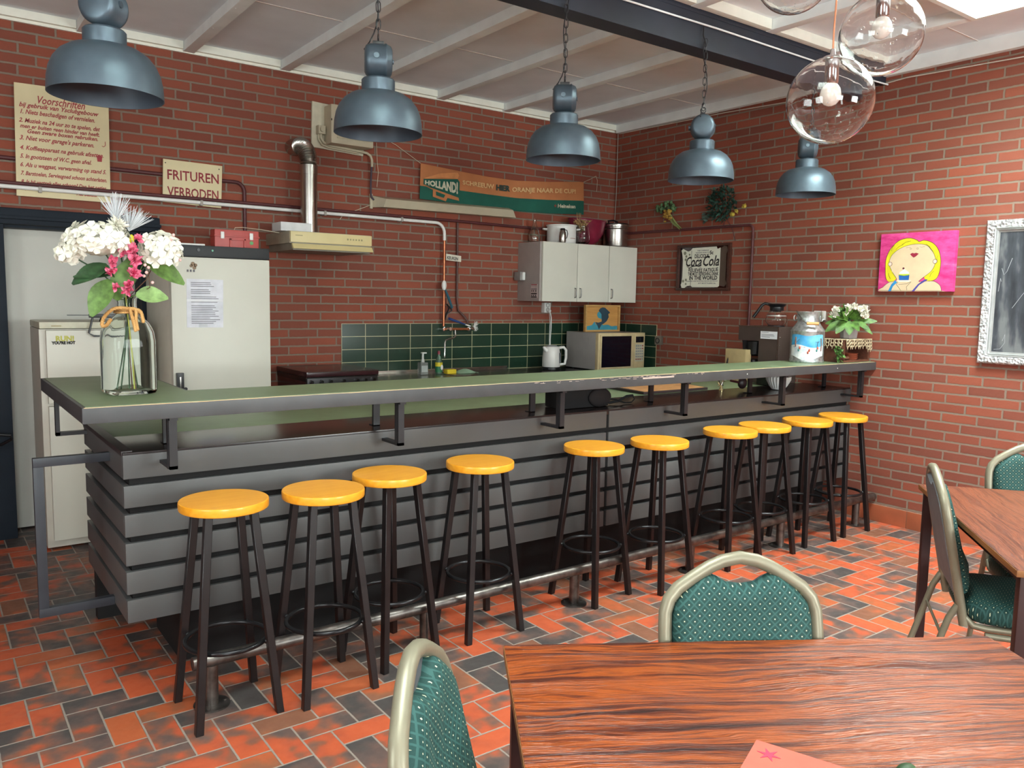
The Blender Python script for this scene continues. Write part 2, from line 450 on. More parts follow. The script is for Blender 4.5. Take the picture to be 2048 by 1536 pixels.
# ------------------------------------------------------------------ the room
struct('floor', MB().box((XL-.2, YF-.2, -.1), (XR+.2, YB+.6, 0)), M_floor)
mb = MB().box((XL-.2, YB, 0), (-.62, YB+.25, 3.3)); mb.box((-.62, YB, 1.93), (1.20, YB+.25, 3.3)); mb.box((1.20, YB, 0), (XR+.2, YB+.25, 3.3))
struct('wall_back', mb, M_brick_back, smooth=0)
struct('wall_right', MB().box((XR, YF-.2, 0), (XR+.25, YB+.25, 3.3)), M_brick_right, smooth=0)
mb = MB(); mb.box((XL-.25, YF-.2, 0), (XL, .5, 3.3)); mb.box((XL-.25, 2.1, 0), (XL, YB+.25, 3.3)); mb.box((XL-.25, .5, 0), (XL, 2.1, 1.05)); mb.box((XL-.25, .5, 2.35), (XL, 2.1, 3.3))
struct('wall_left', mb, M_brick_right, smooth=0)
mb = MB()
wins = [(-1.6, .2), (2.5, 4.3)]
mb.box((XL-.2, YF-.25, 0), (XR+.2, YF, 1.1)); mb.box((XL-.2, YF-.25, 2.4), (XR+.2, YF, 3.3))
for a, b in ((XL-.2, -1.6), (.2, 2.5), (4.3, XR+.2)): mb.box((a, YF-.25, 1.1), (b, YF, 2.4))
struct('wall_front', mb, M_brick_back, smooth=0)
M_winpaint = mat('window_paint', 'e4e4dc', .5)
for i, (a, b) in enumerate(wins):
    mb = MB()
    for x in (a, (a+b)/2-.03, b-.06): mb.box((x, YF-.1, 1.1), (x+.06, YF-.04, 2.4))
    for z in (1.1, 2.34): mb.box((a, YF-.1, z), (b, YF-.04, z+.06))
    wi = struct('window_%d' % (i+1), mb, M_winpaint)
    build('pane', MB().box((a, YF-.075, 1.1), (b, YF-.069, 2.4)), M_glass, wi)
mb = MB()
for y in (.5, 1.27, 2.04): mb.box((XL-.1, y, 1.05), (XL-.04, y+.06, 2.35))
for z in (1.05, 2.29): mb.box((XL-.1, .5, z), (XL-.04, 2.1, z+.06))
wi = struct('window_5', mb, M_winpaint)
build('pane', MB().box((XL-.075, .5, 1.05), (XL-.069, 2.1, 2.35)), M_glass, wi)
# ceiling with two skylight openings
SK = [(3.42, 4.69, .95, 2.19), (.3, 1.5, .6, 1.75)]
mb = MB(); SO = [(a-.02, b+.02, c-.02, d+.02) for a, b, c, d in SK]; xs = sorted({XL-.2, XR+.2, *[v for s in SO for v in s[:2]]}); ys = sorted({YF-.2, YB+.2, *[v for s in SO for v in s[2:]]})
for i in range(len(xs)-1):
    for j in range(len(ys)-1):
        cx, cy = (xs[i]+xs[i+1])/2, (ys[j]+ys[j+1])/2
        if any(s[0] < cx < s[1] and s[2] < cy < s[3] for s in SO): continue
        mb.box((xs[i], ys[j], ZC), (xs[i+1], ys[j+1], ZC+.12))
struct('ceiling', mb, M_ceil, smooth=0)
M_lightwell = mat('skylight_shaft_white', 'f2f6f0', .6, var=.01)
M_sky = NT('skylight_dome'); M_sky.base((.9, .95, 1, 1)); M_sky.inp(M_sky.b.inputs['Emission Color'], (.85, .93, 1, 1)); M_sky.b.inputs['Emission Strength'].default_value = 1.6
for i, (a, b, c, d) in enumerate(SK):
    mb = MB(); t = .03
    for q in ((a-t, c-t, a, d+t), (b, c-t, b+t, d+t), (a, c-t, b, c), (a, d, b, d+t)): mb.box((q[0], q[1], 3.055), (q[2], q[3], 4.06))
    wi = struct('window_%d' % (i+3), mb, M_lightwell)
    build('skylight_dome', MB().box((a, c, 4.02), (b, d, 4.04)), M_sky.m, wi)
# joists, edge trims
n = 1
def trim(mb, m=M_joist):
    global n
    o = struct('trim_%d' % n, mb, m); n += 1; return o
JX = [-1.68, -1.04, -.40, .24, .885, 1.50, 2.145, 2.775, 3.41, 4.05, 4.70]
for x in JX:
    cuts = [(s[2]-.03, s[3]+.03) for s in SK if s[0]-.07 < x < s[1]+.07]
    segs = [(3.17, YB)]
    lo = YF
    for c in cuts: segs.append((lo, c[0])); lo = c[1]
    segs.append((lo, 3.045))
    mb = MB()
    for a, b in segs: mb.box((x-.035, a, 3.06), (x+.035, b, ZC), .004)
    # small screw heads along the batten
    for a, b in segs:
        k = int((b-a)/.42)
        for q in range(k): mb.cyl((x-.018, a+.2+q*.42, 3.061), (x-.018, a+.2+q*.42, 3.0585), .004, n=6)
    trim(mb)
xs = [XL]+JX+[XR]
mb = MB()
for i in range(len(xs)-1): mb.box((xs[i]+(.037 if i else 0), YB-.045, 3.072), (xs[i+1]-(.037 if i < len(xs)-2 else 0), YB, ZC), .003)
mb.box((XL, YB-.018, 3.055), (XR, YB, 3.074))
trim(mb, M_trim)
mb = MB()
for i in range(len(xs)-1): mb.box((xs[i]+(.037 if i else 0), 3.0, 3.062), (xs[i+1]-(.037 if i < len(xs)-2 else 0), 3.045, ZC), .003)
trim(mb, M_trim)
mb = MB().box((XR-.05, 3.17, 3.045), (XR, YB-.045, ZC), .003); mb.box((XR-.05, YF, 3.03), (XR, 3.045, ZC), .003)
trim(mb)
# light joint strips between ceiling boards
M_joint = mat('ceiling_joint', 'e6ddd6', .7)
mb = MB()
for i in range(len(xs)-1):
    for y in (4.62, 2.45, -.4): 
        if not any(s[0]-.1 < (xs[i]+xs[i+1])/2 < s[1]+.1 and s[2] < y < s[3] for s in SK):
            mb.box((xs[i]+.035, y-.004, ZC-.0025), (xs[i+1]-.035, y+.004, ZC))
trim(mb, M_joint)
mb = MB(); XE = 5.15; mb.box((XL, 3.05, 2.865), (XE, 3.17, 2.88)); mb.box((XL, 3.05, 3.04), (XE, 3.17, 3.054)); mb.box((XL, 3.052, 2.879), (XE, 3.066, 3.041)); mb.box((XL, 3.05, 3.0545), (XR, 3.17, ZC)); mb.box((XE-.01, 3.052, 2.985), (XR, 3.168, 3.056))
o = build('steel_ceiling_beam', mb, M_beam, loc=(0, 0, 0)); o['kind'] = 'structure'; o.name = 'trim_%d' % n; n += 1
mb = MB()
y = YF; tile_m = mat('skirting_clay', 'a2573a', .5, var=.12, nscale=5)
while y < 3.16:
    y2 = min(y+.305, 3.16); mb.box((XR-.012, y+.002, 0), (XR, y2-.002, .118), .002); y = y2
struct('baseboard_right', mb, tile_m)
mb = MB().box((XR-.006, YF, 0), (XR, 3.16, .12)); struct('baseboard_joint', mb, mat('mortar', '958a7a', .9)).name = 'trim_%d' % n; n += 1

# splash-back tiles
TZ = 1.294
struct('trim_%d' % n, MB().box((2.567, YB-.008, .89), (XR, YB, TZ), .0015), wall_tile_mat('green_wall_tiles', 'XZ', 2.5697-.0015, TZ-.0985*20-.0015)); n += 1
struct('trim_%d' % n, MB().box((XR-.008, 5.063, .89), (XR, YB-.008, TZ), .0015), wall_tile_mat('green_wall_tiles_side', 'YZ', 5.063-.0015, TZ-.0985*20-.0015)); n += 1

# doors
d1 = struct('door_1', MB().box((.42, YB+.14, .012), (1.18, YB+.18, 1.90), .003), mat('door_leaf_cream', 'c9c8bf', .5, var=.02, nscale=3))
mb = MB(); mb.box((.30, YB-.06, 0), (.425, YB+.2, 1.885), .006); mb.box((1.165, YB-.06, 0), (1.29, YB-.004, 1.885), .006); mb.box((1.165, YB-.004, 0), (1.2, YB+.2, 1.9), .002)
mb.box((-.75, YB-.06, 1.885), (1.29, YB-.004, 1.982), .02); mb.box((-.62, YB-.004, 1.87), (1.2, YB+.2, 1.93)); mb.box((-.7, YB-.085, 1.915), (1.29, YB-.06, 1.935), .005)
struct('door_1_frame', mb, M_navy).name = 'trim_%d' % n; n += 1
d2 = struct('door_2', MB().box((-.62, YB-.03, .01), (.30, YB+.02, 1.885), .003), M_navy)
build('door_handle', MB().tube([(.27, YB-.03, .665), (.27, YB-.10, .665), (.33, YB-.19, .665), (.40, YB-.20, .655), (.405, YB-.19, .63), (.34, YB-.15, .59), (.27, YB-.06, .57), (.27, YB-.03, .57)], .009, 8), M_black, d2)
# passage behind the door frame so nothing looks through the wall
struct('wall_passage', MB().box((-.62, YB+.2, 0), (1.2, YB+.25, 1.93)), M_navy)

# ------------------------------------------------------------------ pipes and cables on the walls
def pipe(name, pts, r, m, label, cat, n_=10, **kw): return solo(name, MB().tube(pts, r, n_), m, label, cat, **kw)
yp = YB-.052
WP0, WP1 = at(2, 373, y=yp), at(870, 445, y=yp); RP0, RP1 = at(2, 367, y=yp), at(902, 441, y=yp)
w = thing('water_pipe', 'white horizontal water pipe along the back wall turning down to a copper tail', 'pipe', (.3, yp, 2.1))
build('pipe_run', MB().tube([(-2.1, yp, WP0.z+(WP0.x+2.1)*.004), (3.36, yp, WP1.z)] + arc((3.36, yp, WP1.z-.08), .08, 90, 0, 6) + [(3.44, yp, 1.96)], .0125, 12), M_whitep, w)
build('copper_tail', MB().tube([(3.44, yp, 1.965), (3.44, yp, 1.27)], .0095, 10), M_copper, w)
for x in (-1.4, -.3, .62, 1.55, 2.42, 3.05): build('pipe_clip', MB().box((x-.009, yp-.016, WP1.z-.015), (x+.009, YB-.001, WP1.z+.019), .003), mat('clip_grey', 'a8a49c', .5), w, local=False)
pipe('heating_pipe', [(-2.1, YB-.052, RP0.z+.012), (RP1.x, YB-.052, RP1.z), (4.2, YB-.035, RP1.z-.004), (XR-.06, YB-.03, 2.125), (XR-.02, YB-.07, 2.124), (XR-.02, 4.10, 2.115)] + arc((XR-.02, 4.10, 2.075), .04, 90, 180, 4, 'yz') + [(XR-.02, 4.06, 1.30)], .011, M_redpipe, 'long dark red pipe along both walls dropping behind the coffee machine', 'pipe')
pipe('gas_pipe', [(-2.1, YB-.0135, 2.290), (1.74, YB-.0135, 2.262)] + arc((1.79, YB-.0135, 2.202), .06, 90, 0, 5) + [(1.85, YB-.0135, 1.92), (1.85, YB-.0135, 1.80)], .0125, M_redpipe, 'dark red pipe behind the painted signs turning down beside the red case', 'pipe')
pipe('tap_supply_pipe', [(3.585, YB-.02, 2.14), (3.585, YB-.02, 1.50), (3.60, YB-.02, 1.40), (3.66, YB-.03, 1.345), (3.68, YB-.04, 1.31), (3.68, YB-.04, 1.27)], .009, mat('brown_pipe', '5a3a34', .5), 'thin brown pipe running down the brick wall to the tap', 'pipe')
pipe('corner_cable', [(XR-.008, YB-.03, 3.05), (XR-.012, YB-.035, 2.5), (XR-.02, YB-.03, 2.2), (5.25, YB-.05, 2.02)], .003, mat('cable_grey', 'a5a096', .6), 'thin grey cable running down the corner of the room', 'cable')
pipe('ceiling_cable', [(XR-.008, YB-.05, 3.046), (XR-.01, 4.4, 3.03), (XR-.01, 3.35, 2.99), (XR-.01, 3.15, 2.985), (XR-.012, 2.9, 3.0), (XR-.012, 2.15, 2.975), (XR-.012, 1.0, 2.96)], .004, mat('cable_cream', 'c9bfb2', .6), 'pale cable strung along the top of the right brick wall', 'cable')
pipe('beam_cable', [(XL+.1, 3.042, 2.99), (.5, 3.043, 2.985), (2.0, 3.042, 2.992), (2.8, 3.043, 2.984), (3.6, 3.042, 2.99), (4.5, 3.043, 2.985), (5.2, 3.042, 2.982), (XR-.012, 3.03, 2.98)], .005, M_joist, 'off-white cable clipped along the dark steel beam', 'cable')
# ------------------------------------------------------------------ the bar
ZS = 1.113; ZT = .915; YS = 2.99; YBF = 3.163
bar = thing('bar_counter', 'long slate grey slatted bar with a green raised top and black steel brackets', 'bar', (2.9, 3.5, 0))
mb = MB(); zz = ZT-.009
# six grooved slats in two lengths, wrapped round the left end
lev = [(.817, .905), (.692, .790), (.582, .680), (.478, .572), (.372, .464), (.265, .356)]
lev = [(.817, .907)]+[(.7085-.1095*i, .7917-.1085*i) for i in range(5)]
segs = [(.575, 2.972), (2.990, XR-.002)]
for i, (a, b) in enumerate(lev):
    for q, (x0, x1) in enumerate(segs):
        build('slat', MB().box((x0, YBF, a), (x1, YBF+.022, b), .004), M_slat, bar)
    build('slat', MB().box((.575, YBF+.024, a), (.597, 4.02, b), .004), M_slat, bar)
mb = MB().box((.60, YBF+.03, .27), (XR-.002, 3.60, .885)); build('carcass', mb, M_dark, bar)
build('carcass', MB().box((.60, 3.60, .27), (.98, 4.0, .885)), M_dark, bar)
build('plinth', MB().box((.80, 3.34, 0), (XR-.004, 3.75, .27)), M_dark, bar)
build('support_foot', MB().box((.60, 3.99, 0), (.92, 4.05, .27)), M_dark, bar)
# lower worktop: dark glossy front board and green laminate behind
mb = MB(); mb.box((.577, YBF+.004, .888), (XR-.002, YBF+.39, ZT), .003)
build('front_board', mb, mat('dark_brown_board', '2b2424', .22, var=.06), bar)
build('worktop', MB().box((.577, YBF+.39, .888), (XR-.002, 4.05, ZT-.001), .003), M_lam, bar)
build('worktop_edge', MB().box((.574, YBF+.02, .90), (.612, 4.05, ZT+.004), .003), M_borderpaint, bar)
# raised top
top = build('bar_top', MB().prism([(.437, YS+.014), (XR-.002, YS+.014), (XR-.002, 3.345), (.845, 3.345), (.845, 4.10), (.437, 4.10)], .004, Matrix.Translation((0, 0, ZS-.003))), M_lam, bar)
core = [(.425, YS), (XR-.001, YS), (XR-.001, 3.355), (.855, 3.355), (.855, 4.115), (.425, 4.115)]
build('bar_top_edge', MB().prism(core, .055, Matrix.Translation((0, 0, ZS-.056)), .003), M_edge, top)
build('worn_edge', MB().tube([(.43+i*(XR-.45)/60, YS+.001+random.uniform(-.0006, .0010), ZS-.001+random.uniform(-.0008, .0004)) for i in range(61)], .0014, 5), mat('bare_wood_edge', 'd6b98e', .6), top)
mb = MB()
for i in range(46):
    x = random.choice([random.gauss(2.9, .22), random.uniform(2.2, 3.6)]); z = ZS-.006-abs(random.gauss(0, .007)); l_ = random.uniform(.004, .03)
    mb.box((x, YS-.0007, z), (x+l_, YS+.001, z+random.uniform(.0008, .003)))
mb.box((3.06, YS-.0007, ZS-.02), (3.30, YS+.001, ZS-.012))
tag(build('worn_chip', mb, mat('chipped_paint', 'b9a79c', .7), top), kind='stuff')
for x, z in ((3.93, 1.085), (4.87, 1.085)): build('screw', MB().cyl((x, YS-.0006, z), (x, YS+.002, z), .004, n=8), M_whitep, top)
# brackets: flat steel, under the top, down, and back to the body
for x in (.715, 1.637, 2.53, 3.43, 4.33, 5.22):
    mb = MB(); mb.box((x-.014, 3.01, .868), (x+.014, 3.022, 1.056)); mb.box((x-.014, 3.01, .868), (x+.014, YBF+.002, .88)); mb.box((x-.014, 2.995, 1.048), (x+.014, 3.16, 1.0575))
    mb.box((x-.016, 3.022, .868), (x-.010, 3.04, 1.056))
    build('bracket', mb, M_blackmetal, bar)
for x in (.76, 1.66, 2.56, 3.44, 4.36, 5.2):
    mb = MB().box((x-.016, 3.285, ZT), (x+.016, 3.30, 1.058)); mb.box((x-.016, 3.285, ZT), (x+.016, 3.33, ZT+.004))
    build('post', mb, M_blackmetal, bar)
mb = MB(); x0, z0, z1 = .455, .895, 1.058
mb.box((x0, 3.93, z0-.02), (x0+.016, 3.962, z1)); mb.box((x0, 3.93, z0-.02), (.575, 3.962, z0-.004)); mb.box((x0, 3.93, z1-.01), (.57, 3.962, z1-.0005))
build('bracket', mb, M_blackmetal, bar)

# steel hoop on the left end of the bar
def _hoop():
    a0, a1 = at(215, 912, x=.574), at(222, 1190, x=.574)
    b0, b1 = at(130, 918, y=3.40), at(145, 1202, y=3.40)
    t = MB(); y0 = 3.44; xa = .315
    t.box((xa, y0-.03, .845), (.575, y0, .879), .002); t.box((xa, y0-.03, .30), (xa+.034, y0, .845), .002); t.box((xa, y0-.03, .266), (.575, y0, .30), .002)
    return t
build('end_hoop', _hoop(), mat('hoop_paint', '2d3138', .4), bar)

# foot rail
fr = thing('foot_rail', 'bare steel foot rail on short floor posts along the bar', 'rail', (3, 2.915, 0))
build('rail_tube', MB().tube([(.735, 2.905, .172), (2.5, 2.912, .172), (5.335, 2.945, .172)], .0245, 18), M_iron, fr)
for x in (.80, 1.704, 2.56, 3.42, 4.26, 5.12):
    y = 2.905+(x-.7)*.0087
    p = build('rail_post', MB().cyl((x, y, .005), (x, y, .155), .0245, n=18), M_iron, fr)
    f = MB().cyl((x, y, 0), (x, y, .006), .064, n=24)
    for a in range(3): f.cyl((x+.047*math.cos(a*2.1), y+.047*math.sin(a*2.1), .006), (x+.047*math.cos(a*2.1), y+.047*math.sin(a*2.1), .010), .006, n=6)
    build('floor_flange', f, M_iron, p)

# ------------------------------------------------------------------ bar stools
t = NT('orange_lacquered_beech'); f = t.noise(t.obj((3, 40, 40)), 1.6, 3, .5); f2 = t.noise(t.obj(), 9, 2)
t.base(t.ramp(t.m_('ADD', t.m_('MULTIPLY', f, .6), t.m_('MULTIPLY', f2, .4)), [(.35, lin('e8981f')), (.65, lin('f2ab34'))])); t.set(rough=.33, coat=.15); M_seat = t.m
M_leg = mat('stool_leg_black', '171314', .38, var=.12)
def make_stool():
    s = thing('bar_stool', 'x', 'stool', (0, 0, 0), group='bar stools along the counter')
    build('seat', MB().lathe([(0, .744), (.1495, .744), (.1525, .7465), (.1535, .750), (.1535, .7695), (.1525, .7735), (.1500, .7755), (0, .7757)], n=72), M_seat, s, local=True, smooth=32)
    for sx in (-1, 1):
        for sy in (-1, 1):
            top_, bot = Vector((sx*.078, sy*.078, .744)), Vector((sx*.141, sy*.141, .0)); h = .0135
            mb = MB(); A = [mb.bm.verts.new(top_+Vector((a*h, b*h, 0))) for a, b in ((-1, -1), (1, -1), (1, 1), (-1, 1))]
            B = [mb.bm.verts.new(bot+Vector((a*h, b*h, 0))) for a, b in ((-1, -1), (1, -1), (1, 1), (-1, 1))]
            mb.bm.faces.new(A); mb.bm.faces.new(list(reversed(B)))
            for i in range(4): mb.bm.faces.new((A[i], B[i], B[(i+1) % 4], A[(i+1) % 4]))
            bmesh.ops.bevel(mb.bm, geom=list(mb.bm.edges), offset=.0018, segments=1, affect='EDGES')
            build('leg', mb, M_leg, s, local=True)
    mb = MB().torus((0, 0, .262), .142, .0088, 48, 10)
    for sx in (-1, 1):
        for sy in (-1, 1): mb.ball((sx*.108, sy*.108, .262), .0095, n=6)
    build('foot_ring', mb, mat('ring_black_steel', '2b2b2d', .25, .6), s, local=True)
    return s
stools = [(.845, 2.860, 0, 'bar stool nearest the left end of the bar'),
 (1.205, 2.825, 2, 'bar stool, second from the left end of the bar'),
 (1.545, 2.94, 12, 'bar stool, third from the left, close behind its neighbour'),
 (2.005, 2.95, -1, 'bar stool, fourth from the left, standing alone'),
 (2.715, 2.975, 10, 'bar stool just left of the joint in the slats'),
 (3.125, 2.915, 8, 'bar stool just right of the joint in the slats'),
 (3.74, 2.945, -1, 'bar stool, fourth from the right wall'),
 (4.08, 2.96, -12, 'bar stool, third from the right wall'),
 (4.51, 2.955, -5, 'bar stool, second from the right wall'),
 (4.91, 2.955, -1, 'bar stool right beside the brick wall')]
st0 = make_stool()
for i, (x, y, a, lb) in enumerate(stools):
    if i == 0: st0.location = (x, y, 0); st0.rotation_euler = (0, 0, R(a)); st0['label'] = 'orange topped black '+lb
    else: clone(st0, (x, y, 0), R(a), 'orange topped black '+lb)

# ------------------------------------------------------------------ pendant factory lamps
def make_lamp(name, x, y, zr, ang, chain_top, label, dark=1.0, cable=True, tilt=0):
    m = M_lampm
    t = thing(name, label, 'lamp', (x, y, zr), R(ang), 'factory pendant lamps over the bar')
    prof = [(.177, 0), (.1765, .012), (.1745, .045), (.168, .078), (.156, .106), (.136, .132), (.108, .151), (.078, .160), (.064, .163)]
    inner = [(r-.003, z-.002 if i else .0005) for i, (r, z) in enumerate(prof)]
    build('shade', MB().lathe(prof+[(.0, .1635)], n=56, cap=False), m, t, local=True, smooth=60)
    build('shade_lining', MB().lathe([(.177, 0)]+inner[:-1]+[(0, .154)], n=56, cap=False), M_lampin, t, local=True, smooth=60)
    build('collar', MB().lathe([(.066, .158), (.0665, .160), (.0665, .208), (.061, .214), (.018, .215), (.018, .238)], n=40), m, t, local=True, smooth=40)
    # gear housing: a drum lying on its side, axis along local x
    zc = .285; L, r = .054, .064
    Mx = Matrix.Translation((0, 0, zc)) @ Matrix.Rotation(R(90), 4, 'Y')
    hs = build('gear_housing', MB().lathe([(0, -L), (r*.72, -L), (r*.9, -L+.006), (r, -L+.02), (r+.001, L-.03), (r+.003, L-.028), (r+.003, L-.022), (r, L-.02), (r*.9, L-.005), (r*.75, L), (0, L)], n=40, M=Mx), m, t, local=True, smooth=50)
    for a_, b_, r_ in (((-.01, -r-.004, zc+.004), (-.01, -r+.01, zc+.004), .011), ((L-.002, .0, zc+.0), (L+.007, 0, zc), .009), ((.0, r-.01, zc), (.0, r+.012, zc-.002), .013)): build('cable_gland', MB().cyl(a_, b_, r_, n=14), m, hs, local=True)
    mb = MB().box((-.022, -.01, zc+r-.004), (.022, .01, zc+r+.012), .003); mb.torus((0, 0, zc+r+.026), .014, .003, 16, 6, 'x')
    build('hanger', mb, M_blackmetal, t, local=True)
    if chain_top:
        z = zc+r+.044; k = 0; cp = MB()
        Z1 = chain_top-zr
        while z < Z1:
            P = []
            for i in range(14):
                a = 2*PI*i/14; p = (.0085*math.cos(a), .0135*math.sin(a)+(.008 if math.sin(a) > 0 else -.008))
                P.append((p[0], 0, z+p[1]) if k % 2 else (0, p[0], z+p[1]))
            cp.tube(P, .0021, 6, closed=True); z += .0335; k += 1
        build('chain', cp, M_blackmetal, t, local=True)
        cb_ = []
        nn = max(6, int((Z1-.34)/.03))
        for i in range(nn+1):
            u = i/nn; cb_.append((.012*math.sin(u*9)+(-.055*(1-u)**6), .014*math.cos(u*7), zc+r-.02+u*(Z1-(zc+r-.02))))
        build('lamp_cable', MB().tube(cb_, .0028, 6), M_blackmetal, t, local=True)
        if chain_top < 2.95:
            build('chain_hook', MB().tube([(0, .0, Z1-.02), (0, .006, Z1), (0, .016, Z1+.03), (0, .016, Z1+.075)], .004, 6), M_blackmetal, t, local=True)
    return t
LZ, LY = 2.155, 3.025
lamps = [(.538, 48, 3.055, 'leftmost blue-grey dome lamp hanging in front of the handwritten rules board', LZ-.012),
 (1.535, -24, 3.055, 'second dome lamp from the left, in front of the electrical box on the wall', LZ),
 (2.508, -36, 2.99, 'middle dome lamp of the row, hanging from the steel beam above the wall cupboard', LZ+.005),
 (3.488, 41, 2.90, 'fourth dome lamp from the left, round cap of its housing turned to the room', LZ+.008),
 (4.458, -48, 2.90, 'rightmost dome lamp, partly behind the glass globe, beside the brick wall', LZ+.018)]
for x, a, ct, lb, z in lamps: make_lamp('pendant_lamp', x, LY, z, a, ct, lb)

# lettering cast into the housing cap
# ------------------------------------------------------------------ glass globe lamps
t = NT('seeded_glass'); t.base(lin('ffffff')); t.set(rough=.0, trans=1, ior=1.22)
vo = t.n('ShaderNodeTexVoronoi'); t.l(t.obj(), vo.inputs['Vector']); vo.inputs['Scale'].default_value = 24
t.bump(t.m_('ADD', t.m_('MULTIPLY', t.noise(t.obj(), 9, 2), 1.0), t.m_('MULTIPLY', t.m_('LESS_THAN', vo.outputs['Distance'], .16), .4)), .35, .01); M_globe = t.m; t.b.inputs['IOR'].default_value = 1.42
t = NT('opal_bulb'); t.base(lin('efe6dc')); t.set(rough=.12, coat=.5); t.inp(t.b.inputs['Emission Color'], lin('f6e8da')); t.b.inputs['Emission Strength'].default_value = .12; M_bulb = t.m
def make_globe(x, y, z, r, label):
    t = thing('glass_globe_lamp', label, 'lamp', (x, y, z), 0, 'clear glass globe lamps over the tables')
    pr_ = [(max(1e-4, r*math.sin(a)), -r*math.cos(a)) for a in [PI*i/40 for i in range(0, 39)]]
    inn = [(max(1e-4, (r-.0035)*math.sin(a)), -(r-.0035)*math.cos(a)) for a in [PI*i/40 for i in range(0, 39)]]
    build('globe', MB().lathe(pr_+list(reversed(inn)), n=72, cap=False), M_globe, t, local=True, smooth=80)
    mb = MB()
    for i in range(70):
        a = random.uniform(0, 2*PI); ph = random.uniform(.15, 1.45)
        rr = r-.0018; mb.ball((rr*math.sin(ph)*math.cos(a), rr*math.sin(ph)*math.sin(a), -rr*math.cos(ph)), random.uniform(.0011, .0026), n=5)
    build('glass_bubbles', mb, mat('bubble_gloss', 'f4f4f4', .05, trans=.6, ior=1.1), t, local=True)['kind'] = 'stuff'
    zt = r*math.cos(PI*2/40)
    build('cap', MB().lathe([(.0, zt+.006), (.03, zt+.004), (.034, zt-.002), (.012, zt+.006), (.008, zt+.03), (0, zt+.032)], n=24, cap=False), M_chrome, t, local=True)
    build('lamp_holder', MB().lathe([(.024, zt-.004), (.024, zt-.085), (.020, zt-.090), (0, zt-.091)], n=28, cap=False), M_chrome, t, local=True)
    build('bulb', MB().lathe([(.015, zt-.086), (.024, zt-.094), (.033, zt-.108), (.0365, zt-.127), (.033, zt-.146), (.021, zt-.160), (.008, zt-.1655), (0, zt-.166)], n=32, cap=False), M_bulb, t, local=True)
    build('copper_flex', MB().tube([(0, 0, zt+.03), (.004, .003, zt+.1), (.012, .0, (zt+3.06-z)/2), (.004, 0, 3.12-z)], .0034, 8), mat('copper_flex', 'c07a58', .4, .4), t, local=True)
make_globe(2.66, 1.725, 2.224, .15, 'lowest clear glass globe lamp with copper coloured flex and pearl bulb')
make_globe(2.965, 1.725, 2.515, .15, 'middle height clear glass globe lamp, touching the lowest one in view')
make_globe(2.895, 2.07, 2.815, .15, 'highest clear glass globe lamp, cut off by the top of the picture')

# ------------------------------------------------------------------ signs on the back wall
M_signcream = mat('sign_cream_board', 'ddd0a6', .55, var=.03, nscale=5)
def quad_panel(c, y, th=.012, M=None):
    """board from four wall-plane corners (x,z)"""
    return MB().prism([(p[0], p[1]) for p in c], th, MBW(0, 0, y))
s = thing('rules_board', 'tall cream board with handwritten red house rules, behind the leftmost lamp', 'sign', (.76, YB-.06, 2.05))
build('board', MB().prism([(.50, 2.055), (1.005, 2.055), (1.012, 2.712), (.512, 2.705)], .010, MBW(0, 0, YB-.0265), .002), M_signcream, s)
def bxr(p): return .505+(p-95)/540*.5
def bz(p): return 2.705-(p-490)/660*.65
lines = [('Voorschriften', 230, 500, 582, .062), ('bij gebruik van Ysclubgebouw', 125, 580, 612, .036), ('1. Niets beschadigen of vernielen.', 130, 555, 652, .036),
 ('2. Muziek na 24 uur zo te spelen, dat', 120, 585, 702, .034), ('men er buiten geen hinder van heeft.', 125, 580, 735, .032), ('Geen zware boxen gebruiken.', 165, 570, 763, .032),
 ("3. Niet voor garage's parkeren.", 120, 545, 805, .036), ('4. Koffieapparaat na gebruik afzetten.', 120, 600, 862, .034), ('5. In gootsteen of W.C. geen afval.', 118, 525, 912, .034),
 ('6. Als u weggaat, verwarming op stand 5.', 118, 612, 962, .034), ('7. Barstoelen, Serviesgoed schoon achterlaten.', 118, 615, 1012, .033), ('8. Is bij vertrek alles schoon? Dan het netjes', 118, 610, 1062, .033), ('gebruikte doeken meten.', 135, 380, 1100, .028), ('Het Bestuur', 430, 560, 1108, .028)]
for tx, xa, xb, py_, sz in lines:
    m_ = fit(MB().text(tx, sz, MBW(0, bz(py_)-.012, YB-.0370), shear=.35, bold=.0009), bxr(xa), bxr(xb))
    build('lettering', m_, M_redink, s, smooth=0)
mb = MB().prism([(.938, 2.300), (.962, 2.300), (.966, 2.334), (.934, 2.334)], .0006, MBW(0, 0, YB-.0370)); build('painted_bin', mb, M_redink, s)
build('painted_bin_lid', MB().prism([(.936, 2.339), (.962, 2.332), (.962, 2.335), (.937, 2.342)], .0006, MBW(0, 0, YB-.0370)), M_redink, s)
build('painted_note', MB().tube([(.985, YB-.0370, 2.425), (.985, YB-.0370, 2.402), (.975, YB-.0370, 2.393), (.966, YB-.0370, 2.397)], .0018, 6), M_redink, s)

s = thing('warning_sign', 'cream sign in red capitals above the red case', 'sign', (1.5, YB-.075, 2.08))
build('board', MB().prism([(1.312, 2.088), (1.685, 2.076), (1.697, 2.356), (1.322, 2.362)], .010, MBW(0, 0, YB-.0265), .0015), M_signcream, s)
M_redletter = mat('painted_red_letters', '8c1f2c', .6)
build('lettering', fit(MB().text('FRITUREN', .088, MBW(0, 2.236, YB-.0368), bold=.0014), 1.345, 1.672), M_redletter, s, smooth=0)
build('lettering', fit(MB().text('VERBODEN', .088, MBW(0, 2.128, YB-.0368), bold=.0014), 1.342, 1.668), M_redletter, s, smooth=0)
for x, z in ((1.335, 2.338), (1.675, 2.332)): build('screw', MB().cyl((x, YB-.036, z), (x, YB-.0385, z), .004, n=8), M_ink, s)

